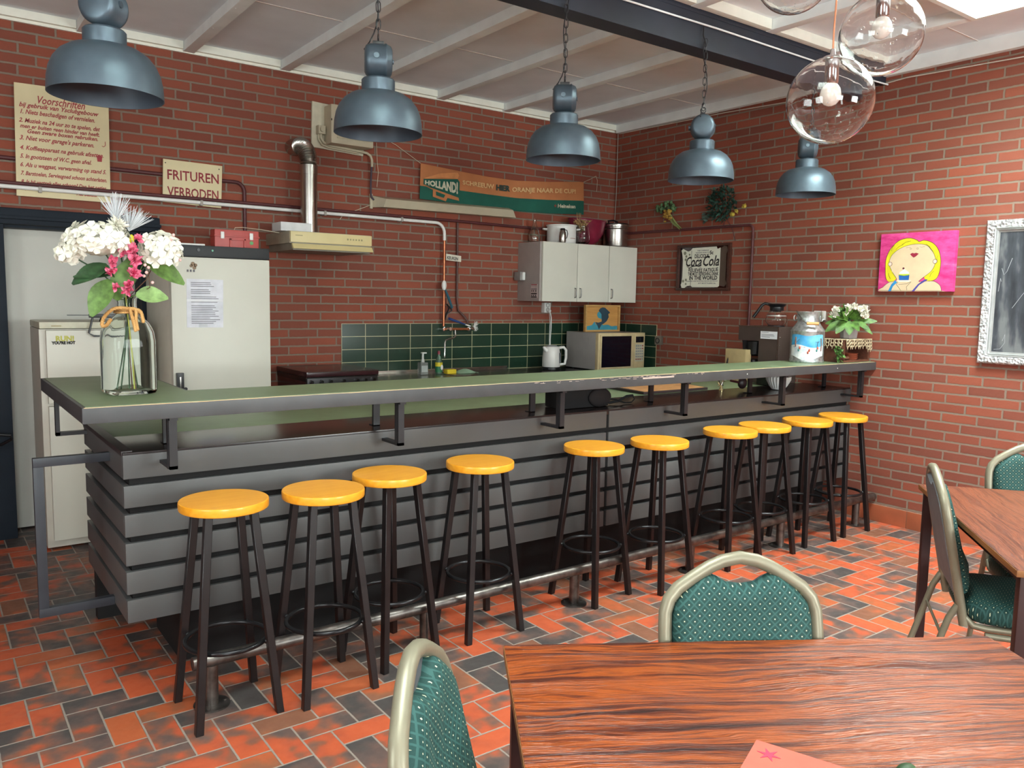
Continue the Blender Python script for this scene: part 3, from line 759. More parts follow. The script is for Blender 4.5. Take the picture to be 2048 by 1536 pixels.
s = thing('kitchen_sign', 'small white sign with dark capitals hung on the copper pipe', 'sign', (3.51, YB-.06, 1.80))
build('plate', MB().prism([(3.447, 1.803), (3.590, 1.794), (3.590, 1.842), (3.447, 1.854)], .005, MBW(0, 0, YB-.066)), mat('sign_white', 'd8d4c4', .5), s)
build('lettering', MB().text('KEUKEN', .036, MBW(3.454, 1.812, YB-.0715) @ Matrix.Rotation(R(-4), 4, 'Z'), bold=.0008, sx=.78), M_ink, s, smooth=0)

# ------------------------------------------------------------------ banner
x0, x1 = 3.225, 4.93
def _rail(P):
    Q = [at(u, v, y=YB-.03) for u, v in P]; return [(q.x, q.z) for q in Q]
RT_ = _rail([(837, 326), (917, 342), (975, 353), (1034, 361.5), (1100, 364), (1162, 363.5)]); RM_ = _rail([(837, 371), (919, 381), (975, 388.5), (1034, 396), (1100, 400), (1162, 401.5)]); RB_ = _rail([(836, 397), (920, 408), (980, 416), (1044, 423), (1100, 427), (1160, 429)])
def _ip(rail, x):
    if x <= rail[0][0]: return rail[0][1]
    for (a, za), (b, zb) in zip(rail, rail[1:]):
        if x <= b: return za+(zb-za)*(x-a)/(b-a)
    return rail[-1][1]
def wave(x, z): return .007*math.sin((x-x0)*5+z*8)
def band(lo, hi, n_=48):
    def f(u, v):
        x = x0+(x1-x0)*u; z = _ip(lo, x)*(1-v)+_ip(hi, x)*v; return (x, YB-.03-wave(x, z), z)
    return f
bn = thing('cloth_banner', 'orange and green supporters banner tied up above the strip lamp', 'banner', (4.08, YB-.03, 2.27))
M_or = mat('banner_orange_cloth', 'b87548', .8, var=.06, nscale=6); M_gr = mat('banner_green_cloth', '14594a', .8, var=.08, nscale=6)
build('green_band', MB().sheet(band(RB_, RM_), 60, 5, .001, (0, 1, 0)), M_gr, bn)
build('orange_band', MB().sheet(band(RM_, RT_), 60, 7, .001, (0, 1, 0)), M_or, bn)
I4 = Matrix.Identity(4)
def bpoly(name, px_pts, m, off):
    """flat print given by its outline, laid on the cloth"""
    mb = MB().prism([(lambda q: (q.x, q.z))(at(u, v, y=YB-.03)) for u, v in px_pts], .0004, I4)
    for vt in mb.bm.verts: vt.co = Vector((vt.co.x, YB-.03-wave(vt.co.x, vt.co.y)-off-vt.co.z, vt.co.y))
    build(name, mb, m, bn, smooth=0)
def Z(*p): return [(800+a/5.12, 300+b/5.12) for a, b in p]
bpoly('logo_field', Z((236, 296), (585, 300), (605, 330), (600, 520), (470, 440), (236, 352)), M_gr, .005)
bpoly('logo_stripe', Z((240, 288), (410, 240), (585, 232), (600, 262), (585, 298), (420, 284), (250, 296)), mat('banner_light_orange', 'd08a55', .8), .006)
bpoly('logo_hand', Z((255, 372), (330, 395), (590, 490), (596, 522), (478, 492), (462, 527), (330, 478), (330, 408)), M_or, .007)
bpoly('logo_hand_gap', Z((360, 425), (455, 462), (440, 492), (362, 465)), M_gr, .008)
M_letw = mat('banner_white_print', 'c9c6ae', .8)
def btext(txt, xa, xb, ya, yb, size_px, m, bold=.0014, grow=0, off=.009):
    """letters from zoom-pixel xa..xb whose baselines run from ya to yb"""
    A, B = [at(800+xa/5.12, 300+y_/5.12, y=YB-.03) for y_ in (ya, ya)], at(800+xb/5.12, 300+yb/5.12, y=YB-.03)
    A = A[0]; h = size_px/5.12*(A-Vector((0, 0, H))).length/F
    mb = fit(MB().text(txt, h/.73, I4, bold=bold), 0, 1)
    for v in mb.bm.verts:
        u = v.co.x; x = A.x+(B.x-A.x)*u; z = A.z+(B.z-A.z)*u+v.co.y*(1+grow*u)
        v.co = Vector((x, YB-.03-wave(x, z)-off-v.co.z, z))
    build('lettering', mb, m, bn, smooth=0)
btext('HOLLAND!', 247, 582, 348, 448, 34, M_letw, .0018, 2.3)
btext('SCHREEUW', 632, 960, 352, 402, 40, mat('banner_pale_print', 'd9b27e', .8), grow=.25)
btext('HIER', 985, 1125, 410, 424, 55, mat('banner_dark_print', '27413c', .8), .0026)
btext('ORANJE NAAR DE CUP!', 1146, 1790, 426, 446, 44, mat('banner_pale_print', 'd9b27e', .8), .0018)
btext('Heineken', 1607, 1784, 590, 598, 36, M_letw, .0016)
sp_c = at(800+1585/5.12, 300+572/5.12, y=YB-.03)
star = [(sp_c.x+(.018 if i % 2 == 0 else .008)*math.sin(i*PI/5), sp_c.z+(.018 if i % 2 == 0 else .008)*math.cos(i*PI/5)) for i in range(10)]
mb = MB().prism(star, .0004, I4)
for vt in mb.bm.verts: vt.co = Vector((vt.co.x, YB-.03-wave(vt.co.x, vt.co.y)-.006-vt.co.z, vt.co.y))
build('star_mark', mb, mat('banner_red_star', '8a4a3a', .8), bn, smooth=0)
M_string = mat('pale_string', 'c8bda6', .8)
build('tie_string', MB().tube([(x0+.005, YB-.03, RT_[0][1]), (3.02, YB-.02, 2.66), (2.80, YB-.015, 2.74)], .002, 6), M_string, bn)
build('tie_string', MB().tube([(x1-.005, YB-.03, RT_[-1][1]), (5.0, YB-.03, 2.60), (5.09, YB-.012, 2.64), (5.105, YB-.015, 2.60), (5.10, YB-.015, 2.50)], .002, 6), M_string, bn)
solo('hanging_string', MB().tube([(2.857, YB-.01, 2.66), (2.862, YB-.012, 2.52), (2.872, YB-.012, 2.44), (2.860, YB-.012, 2.33)], .0022, 6), M_string, 'loose pale string hanging down beside the lamp cable', 'string')
solo('forked_string', MB().tube([(2.58, YB-.012, 2.098), (2.80, YB-.03, 2.19)], .0025, 6).tube([(2.545, YB-.012, 2.115), (2.58, YB-.012, 2.098), (2.555, YB-.012, 2.065)], .0035, 6), M_string, 'thin forked cord tied to the left end of the strip lamp', 'string')

# ------------------------------------------------------------------ electrical board with box
eb = thing('electrical_board', 'cream backing board with a ribbed fuse box and switch, behind the second lamp', 'fuse box', (2.55, YB-.02, 2.55))
M_ecream = mat('old_cream_plastic', 'bcb299', .5, var=.03)
build('backing_board', MB().prism([(2.336, 2.565), (2.742, 2.545), (2.776, 2.86), (2.345, 2.885)], .018, MBW(0, 0, YB-.002), .002), mat('board_cream', 'cfc9b2', .6), eb)
build('fuse_box', MB().box((2.43, YB-.15, 2.585), (2.765, YB-.02, 2.86), .02), M_ecream, eb)
for i in range(12): build('louvre', MB().box((2.475, YB-.156, 2.625+i*.018), (2.745, YB-.149, 2.633+i*.018), .002), M_ecream, eb)
sw = build('rotary_switch', MB().box((2.37, YB-.07, 2.655), (2.425, YB-.018, 2.715), .004), M_ecream, eb)
build('switch_knob', MB().cyl((2.398, YB-.07, 2.685), (2.398, YB-.085, 2.685), .018, n=20), M_ecream, sw)
build('keyhole', MB().box((2.432, YB-.152, 2.742), (2.438, YB-.149, 2.756)), M_ink, eb)
build('conduit', MB().tube([(2.398, YB-.045, 2.66), (2.398, YB-.045, 2.63), (2.42, YB-.045, 2.60), (2.47, YB-.045, 2.585), (2.72, YB-.045, 2.570), (2.76, YB-.045, 2.566), (2.79, YB-.045, 2.55), (2.802, YB-.045, 2.52), (2.803, YB-.045, 2.47)], .010, 10), M_ecream, eb)
build('conduit', MB().tube([(2.385, YB-.035, 2.66), (2.385, YB-.035, 2.62), (2.41, YB-.035, 2.585), (2.46, YB-.035, 2.572), (2.70, YB-.035, 2.558)], .008, 10), M_ecream, eb)

sl = thing('strip_lamp', 'cream angular strip lamp fixed to the wall under the banner', 'lamp', (3.45, YB-.06, 2.17))
prof = [(0, 0), (.09, .0), (.135, .055), (.02, .085), (0, .085)]
Ms = Matrix(((0, 0, 1, 0), (-1, 0, 0, YB-.012), (0, 1, 0, 2.165), (0, 0, 0, 1)))
mb = MB(); A = [(p, q) for p, q in prof]
L_ = [Vector((2.815+(.0 if p < .05 else .055), YB-.012-p, 2.175+q)) for p, q in prof]; R_v = [Vector((4.09+(.0 if p < .05 else .025)*(1 if q < .03 else -1.5), YB-.012-p, 2.185+q)) for p, q in prof]
va = [mb.bm.verts.new(v) for v in L_]; vb = [mb.bm.verts.new(v) for v in R_v]
mb.bm.faces.new(va); mb.bm.faces.new(list(reversed(vb)))
for i in range(5): mb.bm.faces.new((va[i], vb[i], vb[(i+1) % 5], va[(i+1) % 5]))
build('housing', mb, mat('strip_lamp_cream', 'c9bfa6', .5, var=.02), sl, smooth=20)
build('end_plate', MB().box((2.80, YB-.02, 2.165), (2.822, YB-.002, 2.275), .002), M_ecream, sl)
build('supply_cable', MB().tube([(2.803, YB-.04, 2.48), (2.80, YB-.03, 2.36), (2.80, YB-.03, 2.28), (2.805, YB-.03, 2.25), (2.825, YB-.03, 2.228)], .0075, 8), mat('purple_brown_cable', '3a2a3a', .5), sl)

# ------------------------------------------------------------------ cooker hood with flue
hd = thing('cooker_hood', 'cream cooker hood with small buttons fixed to the brick wall above the cooker', 'cooker hood', (2.3, 5.4, 1.80))
M_hood = mat('hood_cream', 'd6c691', .4, var=.015)
M_hoodside = mat('hood_top', 'a9a28e', .45)
build('body', MB().box((2.0, 5.22, 1.845), (2.592, YB-.004, 1.925), .004), M_hoodside, hd)
mb = MB(); build('front_panel', mb.box((2.002, 5.205, 1.85), (2.592, 5.222, 1.922), .005), M_hood, hd)
mb = MB().prism([(5.20, 1.842), (5.215, 1.842), (5.20, 1.808), (5.175, 1.808)], .58, Matrix(((0, 0, 1, 2.01), (1, 0, 0, 0), (0, 1, 0, 0), (0, 0, 0, 1)))); build('visor', mb, M_hood, hd)
build('filter_pan', MB().box((2.02, 5.21, 1.80), (2.58, YB-.01, 1.846)), mat('filter_grey', '8b8678', .5), hd)
for i in range(6): build('switch_button', MB().box((2.405+i*.021, 5.2025, 1.882), (2.415+i*.021, 5.206, 1.894), .001), mat('button_cream', 'a79c74', .5), hd)
build('maker_mark', MB().box((2.035, 5.2035, 1.893), (2.085, 5.2055, 1.899)), mat('button_cream', 'a79c74', .5), hd)
solo('white_box', MB().box((1.965, 5.28, 1.926), (2.18, 5.45, 1.985), .006), mat('white_card', 'd6d8d8', .6), 'shallow white box lying on top of the cooker hood', 'box')
fl = thing('flue_pipe', 'shiny metal flue pipe rising from the cooker hood and bending into the wall', 'flue', (2.235, 5.46, 1.926))
build('pipe', MB().tube([(2.235, 5.46, 1.926), (2.235, 5.46, 2.34)], .058, 32), M_steel, fl)
build('pipe_socket', MB().tube([(2.235, 5.46, 2.335), (2.235, 5.46, 2.40)], .061, 32), M_steel, fl)
pts = [(2.235, 5.46, 2.40)]+[(2.235-.02*i/14, 5.46+.11-.11*math.cos(i/14*PI*.5), 2.43+.11*math.sin(i/14*PI*.5)) for i in range(15)]+[(2.2, YB+.02, 2.545)]
P2, r2 = [], []
for i in range(len(pts)-1):
    a, b = Vector(pts[i]), Vector(pts[i+1])
    for q in range(2): P2.append(a.lerp(b, q/2)); r2.append(.062 if q else .050)
P2.append(Vector(pts[-1])); r2.append(.055)
build('corrugated_bend', MB().tube(P2, r2, 32), M_steel, fl, smooth=60)

# ------------------------------------------------------------------ fridges
M_fr = mat('fridge_white', 'cfcdc0', .38, var=.012, nscale=4); M_frs = mat('fridge_side_grey', 'c9c5b8', .4, var=.02)
fb = thing('tall_fridge', 'tall cream upright fridge with a black top strip and a notice taped on', 'fridge', (1.48, 5.3, 0))
build('body', MB().box((1.188, 5.01, .02), (1.766, 5.60, 1.70), .008), mat('fridge_side_cream', 'd3cfc2', .45, var=.02), fb)
dr = build('door', MB().box((1.186, 4.95, .06), (1.768, 5.004, 1.712), .010), M_fr, fb)
build('door_handle', MB().box((1.20, 4.925, .90), (1.24, 4.952, 1.035), .004), M_black, dr)
build('handle_grip', MB().box((1.213, 4.917, .945), (1.223, 4.926, 1.012), .002), M_steel, dr)
build('lock', MB().cyl((1.252, 4.94, .938), (1.252, 4.952, .938), .010, n=14), M_black, dr)
build('top_panel', MB().box((1.184, 4.955, 1.714), (1.77, 5.61, 1.782), .008), mat('fridge_black_top', '12161a', .5), fb)
build('indicator', MB().cyl((1.345, 4.956, 1.755), (1.345, 4.950, 1.755), .009, n=14), M_black, fb)
build('indicator', MB().cyl((1.425, 4.956, 1.754), (1.425, 4.950, 1.754), .006, n=14), mat('green_light', '2f8f6a', .3), fb)
nt = thing('notice_sheet', 'printed notice in a clear sleeve taped on the tall fridge door', 'notice', (1.375, 4.948, 1.30))
build('sheet', MB().prism([(1.268, 1.300), (1.478, 1.299), (1.483, 1.583), (1.272, 1.585)], .001, MBW(0, 0, 4.9485)), mat('notice_paper', 'd4d4dc', .4), nt)
mb = MB()
zl = 1.562
for i in range(24):
    L2 = random.uniform(.10, .165); a = 1.295
    if i not in (3, 7, 12): build('text_line', MB().box((a, 4.9465, zl), (a+L2, 4.9478, zl+.0034)), M_greyink, nt, smooth=0)
    zl -= .0104
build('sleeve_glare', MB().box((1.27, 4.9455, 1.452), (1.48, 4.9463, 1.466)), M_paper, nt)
build('tape', MB().box((1.338, 4.9452, 1.302), (1.385, 4.946, 1.322)), mat('tape_grey', 'b5b5ba', .3), nt)
st_ = thing('fridge_sticker', 'small faded brown sticker near the top of the tall fridge door', 'sticker', (1.30, 4.948, 1.63))
for (x, z, r_) in ((1.31, 1.672, .012), (1.325, 1.665, .010), (1.30, 1.660, .009), (1.318, 1.650, .011)): build('sticker_patch', MB().lathe([(0, 0), (r_, 0), (r_, .0008), (0, .0008)], n=14, M=MBW(x, z, 4.9488)), mat('sticker_brown', '8a6f55', .5), st_)
for x in (1.275, 1.292, 1.31): build('sticker_letter', MB().box((x, 4.9472, 1.625), (x+.010, 4.9485, 1.638)), M_greyink, st_)
solo('flat_white_box', MB().box((1.262, 5.10, 1.7835), (1.425, 5.22, 1.800), .006), M_whitep, 'flat white plastic box lying on the tall fridge', 'flat box')
fa = thing('red_case', 'red plastic first aid case with white latches standing on the tall fridge', 'case', (1.64, 5.22, 1.784))
M_rc = mat('red_case_plastic', 'b5433c', .4, var=.03)
build('case_body', MB().box((1.50, 5.16, 1.7835), (1.775, 5.26, 1.90), .006), M_rc, fa)
build('case_rim', MB().box((1.496, 5.152, 1.855), (1.779, 5.262, 1.865), .003), M_rc, fa)
for x in (1.545, 1.725): build('latch', MB().box((x-.011, 5.148, 1.842), (x+.011, 5.162, 1.885), .004), M_whitep, fa)
build('handle', MB().box((1.59, 5.15, 1.835), (1.69, 5.161, 1.847), .002).box((1.59, 5.15, 1.7845), (1.602, 5.161, 1.847), .002).box((1.678, 5.15, 1.7845), (1.69, 5.161, 1.847), .002), M_rc, fa)
build('green_cross_sticker', MB().lathe([(0, 0), (.012, 0), (.012, .001), (0, .001)], n=16, M=MBW(1.728, 1.824, 5.1598)), mat('sticker_green', '5fa060', .5), fa)
solo('hood_wire', MB().tube([(1.66, 5.3, 1.9), (1.67, 5.3, 1.925), (1.72, 5.3, 1.93), (1.85, 5.32, 1.925), (1.98, 5.35, 1.915)], .0025, 6), M_string, 'thin pale wire looping from the red case to the cooker hood', 'wire')

ff = thing('small_fridge_freezer', 'lower cream fridge freezer standing left of the tall fridge against the door', 'fridge', (.82, 5.45, 0))
build('body', MB().box((.541, 5.235, .015), (1.10, 5.664, 1.285), .006), M_frs, ff)
build('top_cover', MB().box((.541, 5.20, 1.288), (1.10, 5.664, 1.325), .006), mat('fridge_top_cream', 'c8c5ad', .4), ff)
build('freezer_door', MB().box((.572, 5.195, .86), (1.098, 5.236, 1.278), .006), M_fr, ff)
build('fridge_door', MB().box((.572, 5.195, .062), (1.098, 5.236, .845), .006), M_fr, ff)
build('badge', MB().box((.60, 5.198, 1.300), (.65, 5.2005, 1.306)), mat('badge_gold', 'a59a6a', .4), ff)
s = thing('door_sticker', 'yellow and black sticker on the freezer door of the lower fridge', 'sticker', (.65, 5.193, 1.2))
build('lettering', MB().text("YOU'RE HOT", .022, MBW(.600, 1.200, 5.1935), bold=.0016, sx=.90), M_ink, s, smooth=0)
mb = MB().text('RUN!', .040, MBW(.618, 1.218, 5.1935), bold=.002, sx=1.0)
build('lettering', mb, mat('sticker_yellow', 'b9b64a', .5), s, smooth=0)
ws = thing('wire_stand', 'black folding wire music stand resting on top of the lower fridge', 'stand', (.88, 5.35, 1.316))
build('wire_frame', MB().tube([(.86, 5.18, 1.56), (.785, 5.17, 1.262), (.81, 5.17, 1.245), (.98, 5.18, 1.245), (.955, 5.18, 1.56)], .0058, 6), M_black, ws)
build('ledge', MB().box((.68, 5.17, 1.3625), (.80, 5.20, 1.3665)).box((.79, 5.165, 1.350), (.93, 5.20, 1.372), .003), M_black, ws)
build('wire_foot', MB().tube([(.86, 5.19, 1.365), (.86, 5.30, 1.318), (.95, 5.30, 1.318), (.95, 5.19, 1.365)], .0042, 6), M_black, ws)

# ------------------------------------------------------------------ cooker, rear counter, sink
M_brown = mat('brown_enamel', '3a1f22', .22, var=.05)
ck = thing('cooker', 'dark brown enamel cooker with closed lid between the tall fridge and the sink', 'cooker', (2.33, 5.38, 0))
build('body', MB().box((2.062, 5.12, .03), (2.58, 5.64, .925), .006), M_brown, ck)
build('lid', MB().box((2.056, 5.085, .958), (2.585, 5.645, .992), .006), M_brown, ck)
build('lid_trim', MB().box((2.064, 5.0835, .986), (2.578, 5.088, .9895)), M_chrome, ck)
build('hob', MB().box((2.06, 5.10, .925), (2.582, 5.645, .956), .003), M_black, ck)
build('panel_trim', MB().box((2.058, 5.088, .950), (2.584, 5.10, .956)), M_chrome, ck)
cp_ = build('control_panel', MB().box((2.062, 5.09, .86), (2.58, 5.12, .949), .003), M_black, ck)
for x in (2.09, 2.16, 2.225, 2.32, 2.42, 2.48, 2.545): build('knob', MB().cyl((x, 5.09, .925), (x, 5.068, .925), .014, .011, n=16), M_chrome, cp_)
kc = thing('kitchen_counter', 'low kitchen counter with a steel sink top under the green wall tiles', 'counter', (4.0, 5.35, 0))
build('base_cabinet', MB().box((2.60, 5.13, .0), (XR-.012, YB-.012, .86)), M_white, kc)
build('worktop', MB().box((2.596, 5.08, .862), (XR-.010, YB-.010, .895), .003), mat('dark_worktop', '2d2f33', .25), kc)
sk = build('sink_top', MB().box((2.62, 5.12, .8955), (4.1, YB-.014, .9015), .002).box((2.62, YB-.035, .9015), (4.1, YB-.014, .925), .003), M_steel, kc)
build('basin_rim', MB().torus((3.45, 5.38, .9035), .15, .005, 32, 6), M_steel, sk)

tp = thing('sink_tap', 'chrome wall tap with a long swivel spout over the sink', 'tap', (3.55, YB-.06, 1.24))
build('mixer_body', MB().tube([(3.44, YB-.06, 1.247), (3.68, YB-.06, 1.247)], .011, 14), M_copper, tp)
for x in (3.44, 3.68):
    build('wall_union', MB().cyl((x, YB-.008, 1.247), (x, YB-.06, 1.247), .018, n=16), M_chrome, tp)
    hdl = build('tap_handle', MB().cyl((x+(.03 if x > 3.5 else .035), YB-.06, 1.247), (x+(.03 if x > 3.5 else .035), YB-.105, 1.25), .018, .014, n=12), M_chrome, tp)
build('spout', MB().tube([(3.545, YB-.062, 1.24), (3.545, YB-.066, 1.205), (3.54, YB-.075, 1.185), (3.50, YB-.09, 1.172), (3.46, YB-.10, 1.168), (3.425, YB-.11, 1.158), (3.415, YB-.115, 1.14), (3.413, YB-.115, 1.02)], .0068, 10), M_chrome, tp)
br = thing('dish_brush', 'blue and white washing-up brush lying on top of the tap', 'brush', (3.6, YB-.1, 1.262))
build('brush_handle', MB().tube([(3.455, YB-.11, 1.335), (3.50, YB-.10, 1.322), (3.56, YB-.10, 1.305), (3.62, YB-.10, 1.285)], [.010, .011, .009, .005], 10), mat('brush_blue', '2b4278', .35), br)
build('brush_neck', MB().tube([(3.615, YB-.10, 1.286), (3.67, YB-.10, 1.272)], .005, 8), M_whitep, br)
mb = MB()
for i in range(60):
    a, b = random.uniform(-1, 1), random.uniform(-.9, .9); mb.cyl((3.70, YB-.10, 1.272), (3.70+.035*math.cos(a)*.95, YB-.10+.03*b, 1.272+.042*math.sin(a*1.5)), .0018, .001, n=4)
tag(build('bristles', mb, M_whitep, br), kind='stuff')
sb = thing('scrubbing_brush', 'long teal scrubbing brush with white head hanging on the pipe above the tap', 'brush', (3.43, YB-.06, 1.4))
build('brush_head', MB().ball((3.415, YB-.095, 1.60), .030, (.72, .6, 1.35), 10), M_whitep, sb)
build('brush_handle', MB().tube([(3.425, YB-.09, 1.575), (3.465, YB-.085, 1.50), (3.515, YB-.06, 1.42)], [.008, .011, .010], 8), mat('brush_teal', '2d5f70', .4), sb)
build('strap', MB().tube([(3.505, YB-.04, 1.43), (3.47, YB-.04, 1.36), (3.435, YB-.04, 1.28)], .006, 6, flat=1.5).tube([(3.47, YB-.05, 1.45), (3.52, YB-.05, 1.40), (3.48, YB-.04, 1.37)], .006, 6), M_black, sb)
sp_ = thing('soap_dispenser', 'clear pump soap bottle on the sink edge', 'bottle', (3.145, 5.44, .9025))
build('bottle', MB().box((3.112, 5.412, .903), (3.178, 5.468, 1.0), .008), mat('soap_clear', 'aeb8b4', .1, trans=.6), sp_)
build('soap_label', MB().box((3.118, 5.409, .925), (3.172, 5.4115, .975)), mat('label_pale', 'a7b0ae', .5), sp_)
build('pump', MB().cyl((3.145, 5.44, 1.0), (3.145, 5.44, 1.07), .009, n=12).box((3.132, 5.425, 1.066), (3.172, 5.452, 1.078), .003).cyl((3.145, 5.44, 1.0), (3.145, 5.44, 1.022), .014, n=12), mat('pump_white', 'c9ccc8', .3), sp_)
dl = thing('washing_up_liquid', 'green and yellow labelled washing-up liquid bottle beside the soap dispenser', 'bottle', (3.29, 5.44, .9025))
build('bottle', MB().lathe([(0, 0), (.026, 0), (.029, .01), (.029, .09), (.022, .12), (.012, .145), (.012, .155)], (3.29, 5.44, .903), 20), mat('clear_green', '6f8f7a', .15, trans=.5), dl)
build('label_band', MB().lathe([(.0298, .015), (.0300, .06)], (3.29, 5.44, .903), 20, cap=False), mat('label_green', '1f6b45', .5), dl)
build('label_band', MB().lathe([(.0299, .06), (.0296, .092)], (3.29, 5.44, .903), 20, cap=False), mat('label_yellow', 'd8c832', .5), dl)
build('label_patch', MB().ball((3.30, 5.415, .955), .018, (.8, .4, 1.3), 8), M_whitep, dl)
build('cap', MB().cyl((3.29, 5.44, 1.056), (3.29, 5.44, 1.085), .012, .010, n=12), mat('cap_red', '7e2636', .4), dl)
solo('sponge', MB().box((3.345, 5.40, .9025), (3.43, 5.46, .938), .006), mat('sponge_yellow', 'd8c02e', .9, bump=.4), 'yellow sponge beside the washing-up liquid', 'sponge')
def cloth(u, v):
    return (3.44+u*.19, 5.38+v*.12, .9035+.016*abs(math.sin(u*5+v*4))*math.sin(PI*u)*math.sin(PI*v)+.014*math.sin(PI*u)*math.sin(PI*v))
solo('dish_cloth', MB().sheet(cloth, 18, 12, .002, (0, 0, 1)), mat('cloth_green', '8fae94', .9), 'crumpled pale green dish cloth on the sink edge', 'cloth')

kt = thing('electric_kettle', 'white plastic electric kettle with a side handle on its base', 'kettle', (4.42, 5.42, .8965))
kx, ky, kz = 4.415, 5.42, .8965
build('power_base', MB().lathe([(0, 0), (.082, 0), (.084, .006), (.080, .022), (0, .024)], (kx, ky, kz), 32), M_black, kt)
build('jug', MB().lathe([(0, .026), (.076, .026), (.079, .035), (.078, .09), (.073, .16), (.068, .195), (.060, .203), (0, .206)], (kx, ky, kz), 40), M_whitep, kt)
build('spout', MB().tube([(kx-.055, ky-.01, kz+.165), (kx-.085, ky-.012, kz+.185), (kx-.098, ky-.013, kz+.20)], [.022, .016, .009], 12), M_whitep, kt)
build('lid', MB().lathe([(0, .205), (.048, .205), (.045, .212), (0, .213)], (kx, ky, kz), 24), mat('kettle_lid_grey', '8f9296', .4), kt)
build('handle', MB().tube([(kx+.06, ky-.03, kz+.19), (kx+.10, ky-.045, kz+.196), (kx+.122, ky-.05, kz+.17), (kx+.124, ky-.05, kz+.10), (kx+.112, ky-.048, kz+.05), (kx+.07, ky-.03, kz+.045)], .0125, 12), M_whitep, kt)
build('water_gauge', MB().box((kx+.030, ky-.0795, kz+.06), (kx+.044, ky-.066, kz+.150), .005), mat('gauge_grey', '6a6f74', .2), kt)

sk_ = thing('wall_socket', 'white double wall socket under the cupboard with the kettle plugged in', 'socket', (4.52, YB-.02, 1.39))
build('socket_box', MB().box((4.492, YB-.045, 1.385), (4.562, YB, 1.475), .005), M_whitep, sk_)
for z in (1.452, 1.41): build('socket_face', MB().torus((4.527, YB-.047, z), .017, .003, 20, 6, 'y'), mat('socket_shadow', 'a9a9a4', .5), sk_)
build('plug', MB().cyl((4.527, YB-.045, 1.41), (4.527, YB-.08, 1.40), .013, n=14), M_whitep, sk_)
solo('kettle_flex', MB().tube([(4.527, YB-.08, 1.40), (4.535, YB-.09, 1.34), (4.535, YB-.09, 1.25), (4.52, YB-.10, 1.15), (4.50, YB-.13, 1.05), (4.48, 5.50, .95), (4.49, 5.52, .905)], .0038, 8), M_whitep, 'white flex hanging from the wall socket down to the kettle', 'cable')
solo('second_flex', MB().tube([(4.527, YB-.07, 1.395), (4.545, YB-.06, 1.30), (4.55, YB-.05, 1.15), (4.55, YB-.06, 1.0), (4.55, YB-.08, .905)], .003, 8), M_whitep, 'thinner white flex hanging beside the kettle flex', 'cable')

mw_ = thing('microwave_oven', 'grey and cream microwave oven with a dark door beside the kettle', 'microwave', (4.97, 5.33, .8965))
build('case', MB().box((4.70, 5.17, .905), (5.262, 5.56, 1.222), .004), mat('microwave_grey', '9e9b98', .5, var=.02), mw_)
mf = build('front_frame', MB().box((4.70, 5.135, .900), (5.264, 5.172, 1.222), .005), mat('microwave_cream', 'cfbd93', .45), mw_)
d_ = build('door', MB().box((4.72, 5.127, .912), (5.115, 5.137, 1.208), .004), mat('microwave_cream', 'cfbd93', .45), mw_)
build('door_window', MB().box((4.735, 5.1235, .925), (5.085, 5.128, 1.195), .002), mat('dark_glass', '0d0e1a', .08), d_)
cpn = build('control_panel', MB().box((5.128, 5.129, .912), (5.255, 5.137, 1.208), .002), mat('microwave_cream', 'cfbd93', .45), mw_)
build('display', MB().box((5.145, 5.1265, 1.135), (5.24, 5.1295, 1.188)), mat('dark_glass', '0d0e1a', .08), cpn)
build('key_field', MB().box((5.14, 5.1275, .965), (5.245, 5.1295, 1.12)), mat('keypad_pale', 'c5c2ac', .5), cpn)
for i in range(6):
    for j in range(4):
        red = (j == 3 and i in (0, 1)) or (i == 5 and j < 3)
        build('key', MB().box((5.146+j*.025, 5.1262, 1.100-i*.024), (5.163+j*.025, 5.1277, 1.110-i*.024)), mat('key_red', '9a3a3e', .5) if red else mat('key_blue_grey', '8d9199', .5), cpn)
build('vent_plate', MB().box((4.6985, 5.25, 1.12), (4.7005, 5.34, 1.18)), mat('microwave_grey', '9e9b98', .5), mw_)
for y in (5.2, 5.5): build('foot', MB().cyl((4.74, y, .896), (4.74, y, .906), .014, n=10), M_black, mw_)

pf = thing('dolphin_picture', 'wooden framed picture of a leaping dolphin leaning on the microwave', 'picture', (4.96, 5.42, 1.223))
px0, px1, pz0, pz1, py = 4.775, 5.195, 1.223, 1.462, 5.42
M_pine = wood('pine_frame', 'b58a4e', 'c79d62', 'x', .5); 
for a, b in (((px0, py-.03, pz0), (px1, py, pz0+.015)), ((px0, py-.03, pz1-.015), (px1, py, pz1)), ((px0, py-.03, pz0+.015), (px0+.015, py, pz1-.015)), ((px1-.015, py-.03, pz0+.015), (px1, py, pz1-.015))): build('frame_rail', MB().box(a, b, .001), M_pine, pf)
build('picture_panel', MB().box((px0+.014, py-.008, pz0+.014), (px1-.014, py-.003, pz1-.014)), wood('pine_panel', 'b98445', 'cf9c5a', 'x', .6), pf)
def pic(name, pts, m, d, ss=1):
    build(name, MB().prism([(px0+.015+p[0]*(px1-px0-.03), pz0+.015+p[1]*(pz1-pz0-.03)) for p in pts], .0012, MBW(0, 0, py-.008-d)), m, pf, smooth=0)
pic('painted_sea', [(0, 0), (1, 0), (1, .17), (.82, .15), (.7, .22), (.55, .2), (.5, .28), (.33, .22), (.28, .36), (.2, .2), (.08, .17), (0, .15)], mat('painted_sea_blue', '3f93a8', .6), .0002)
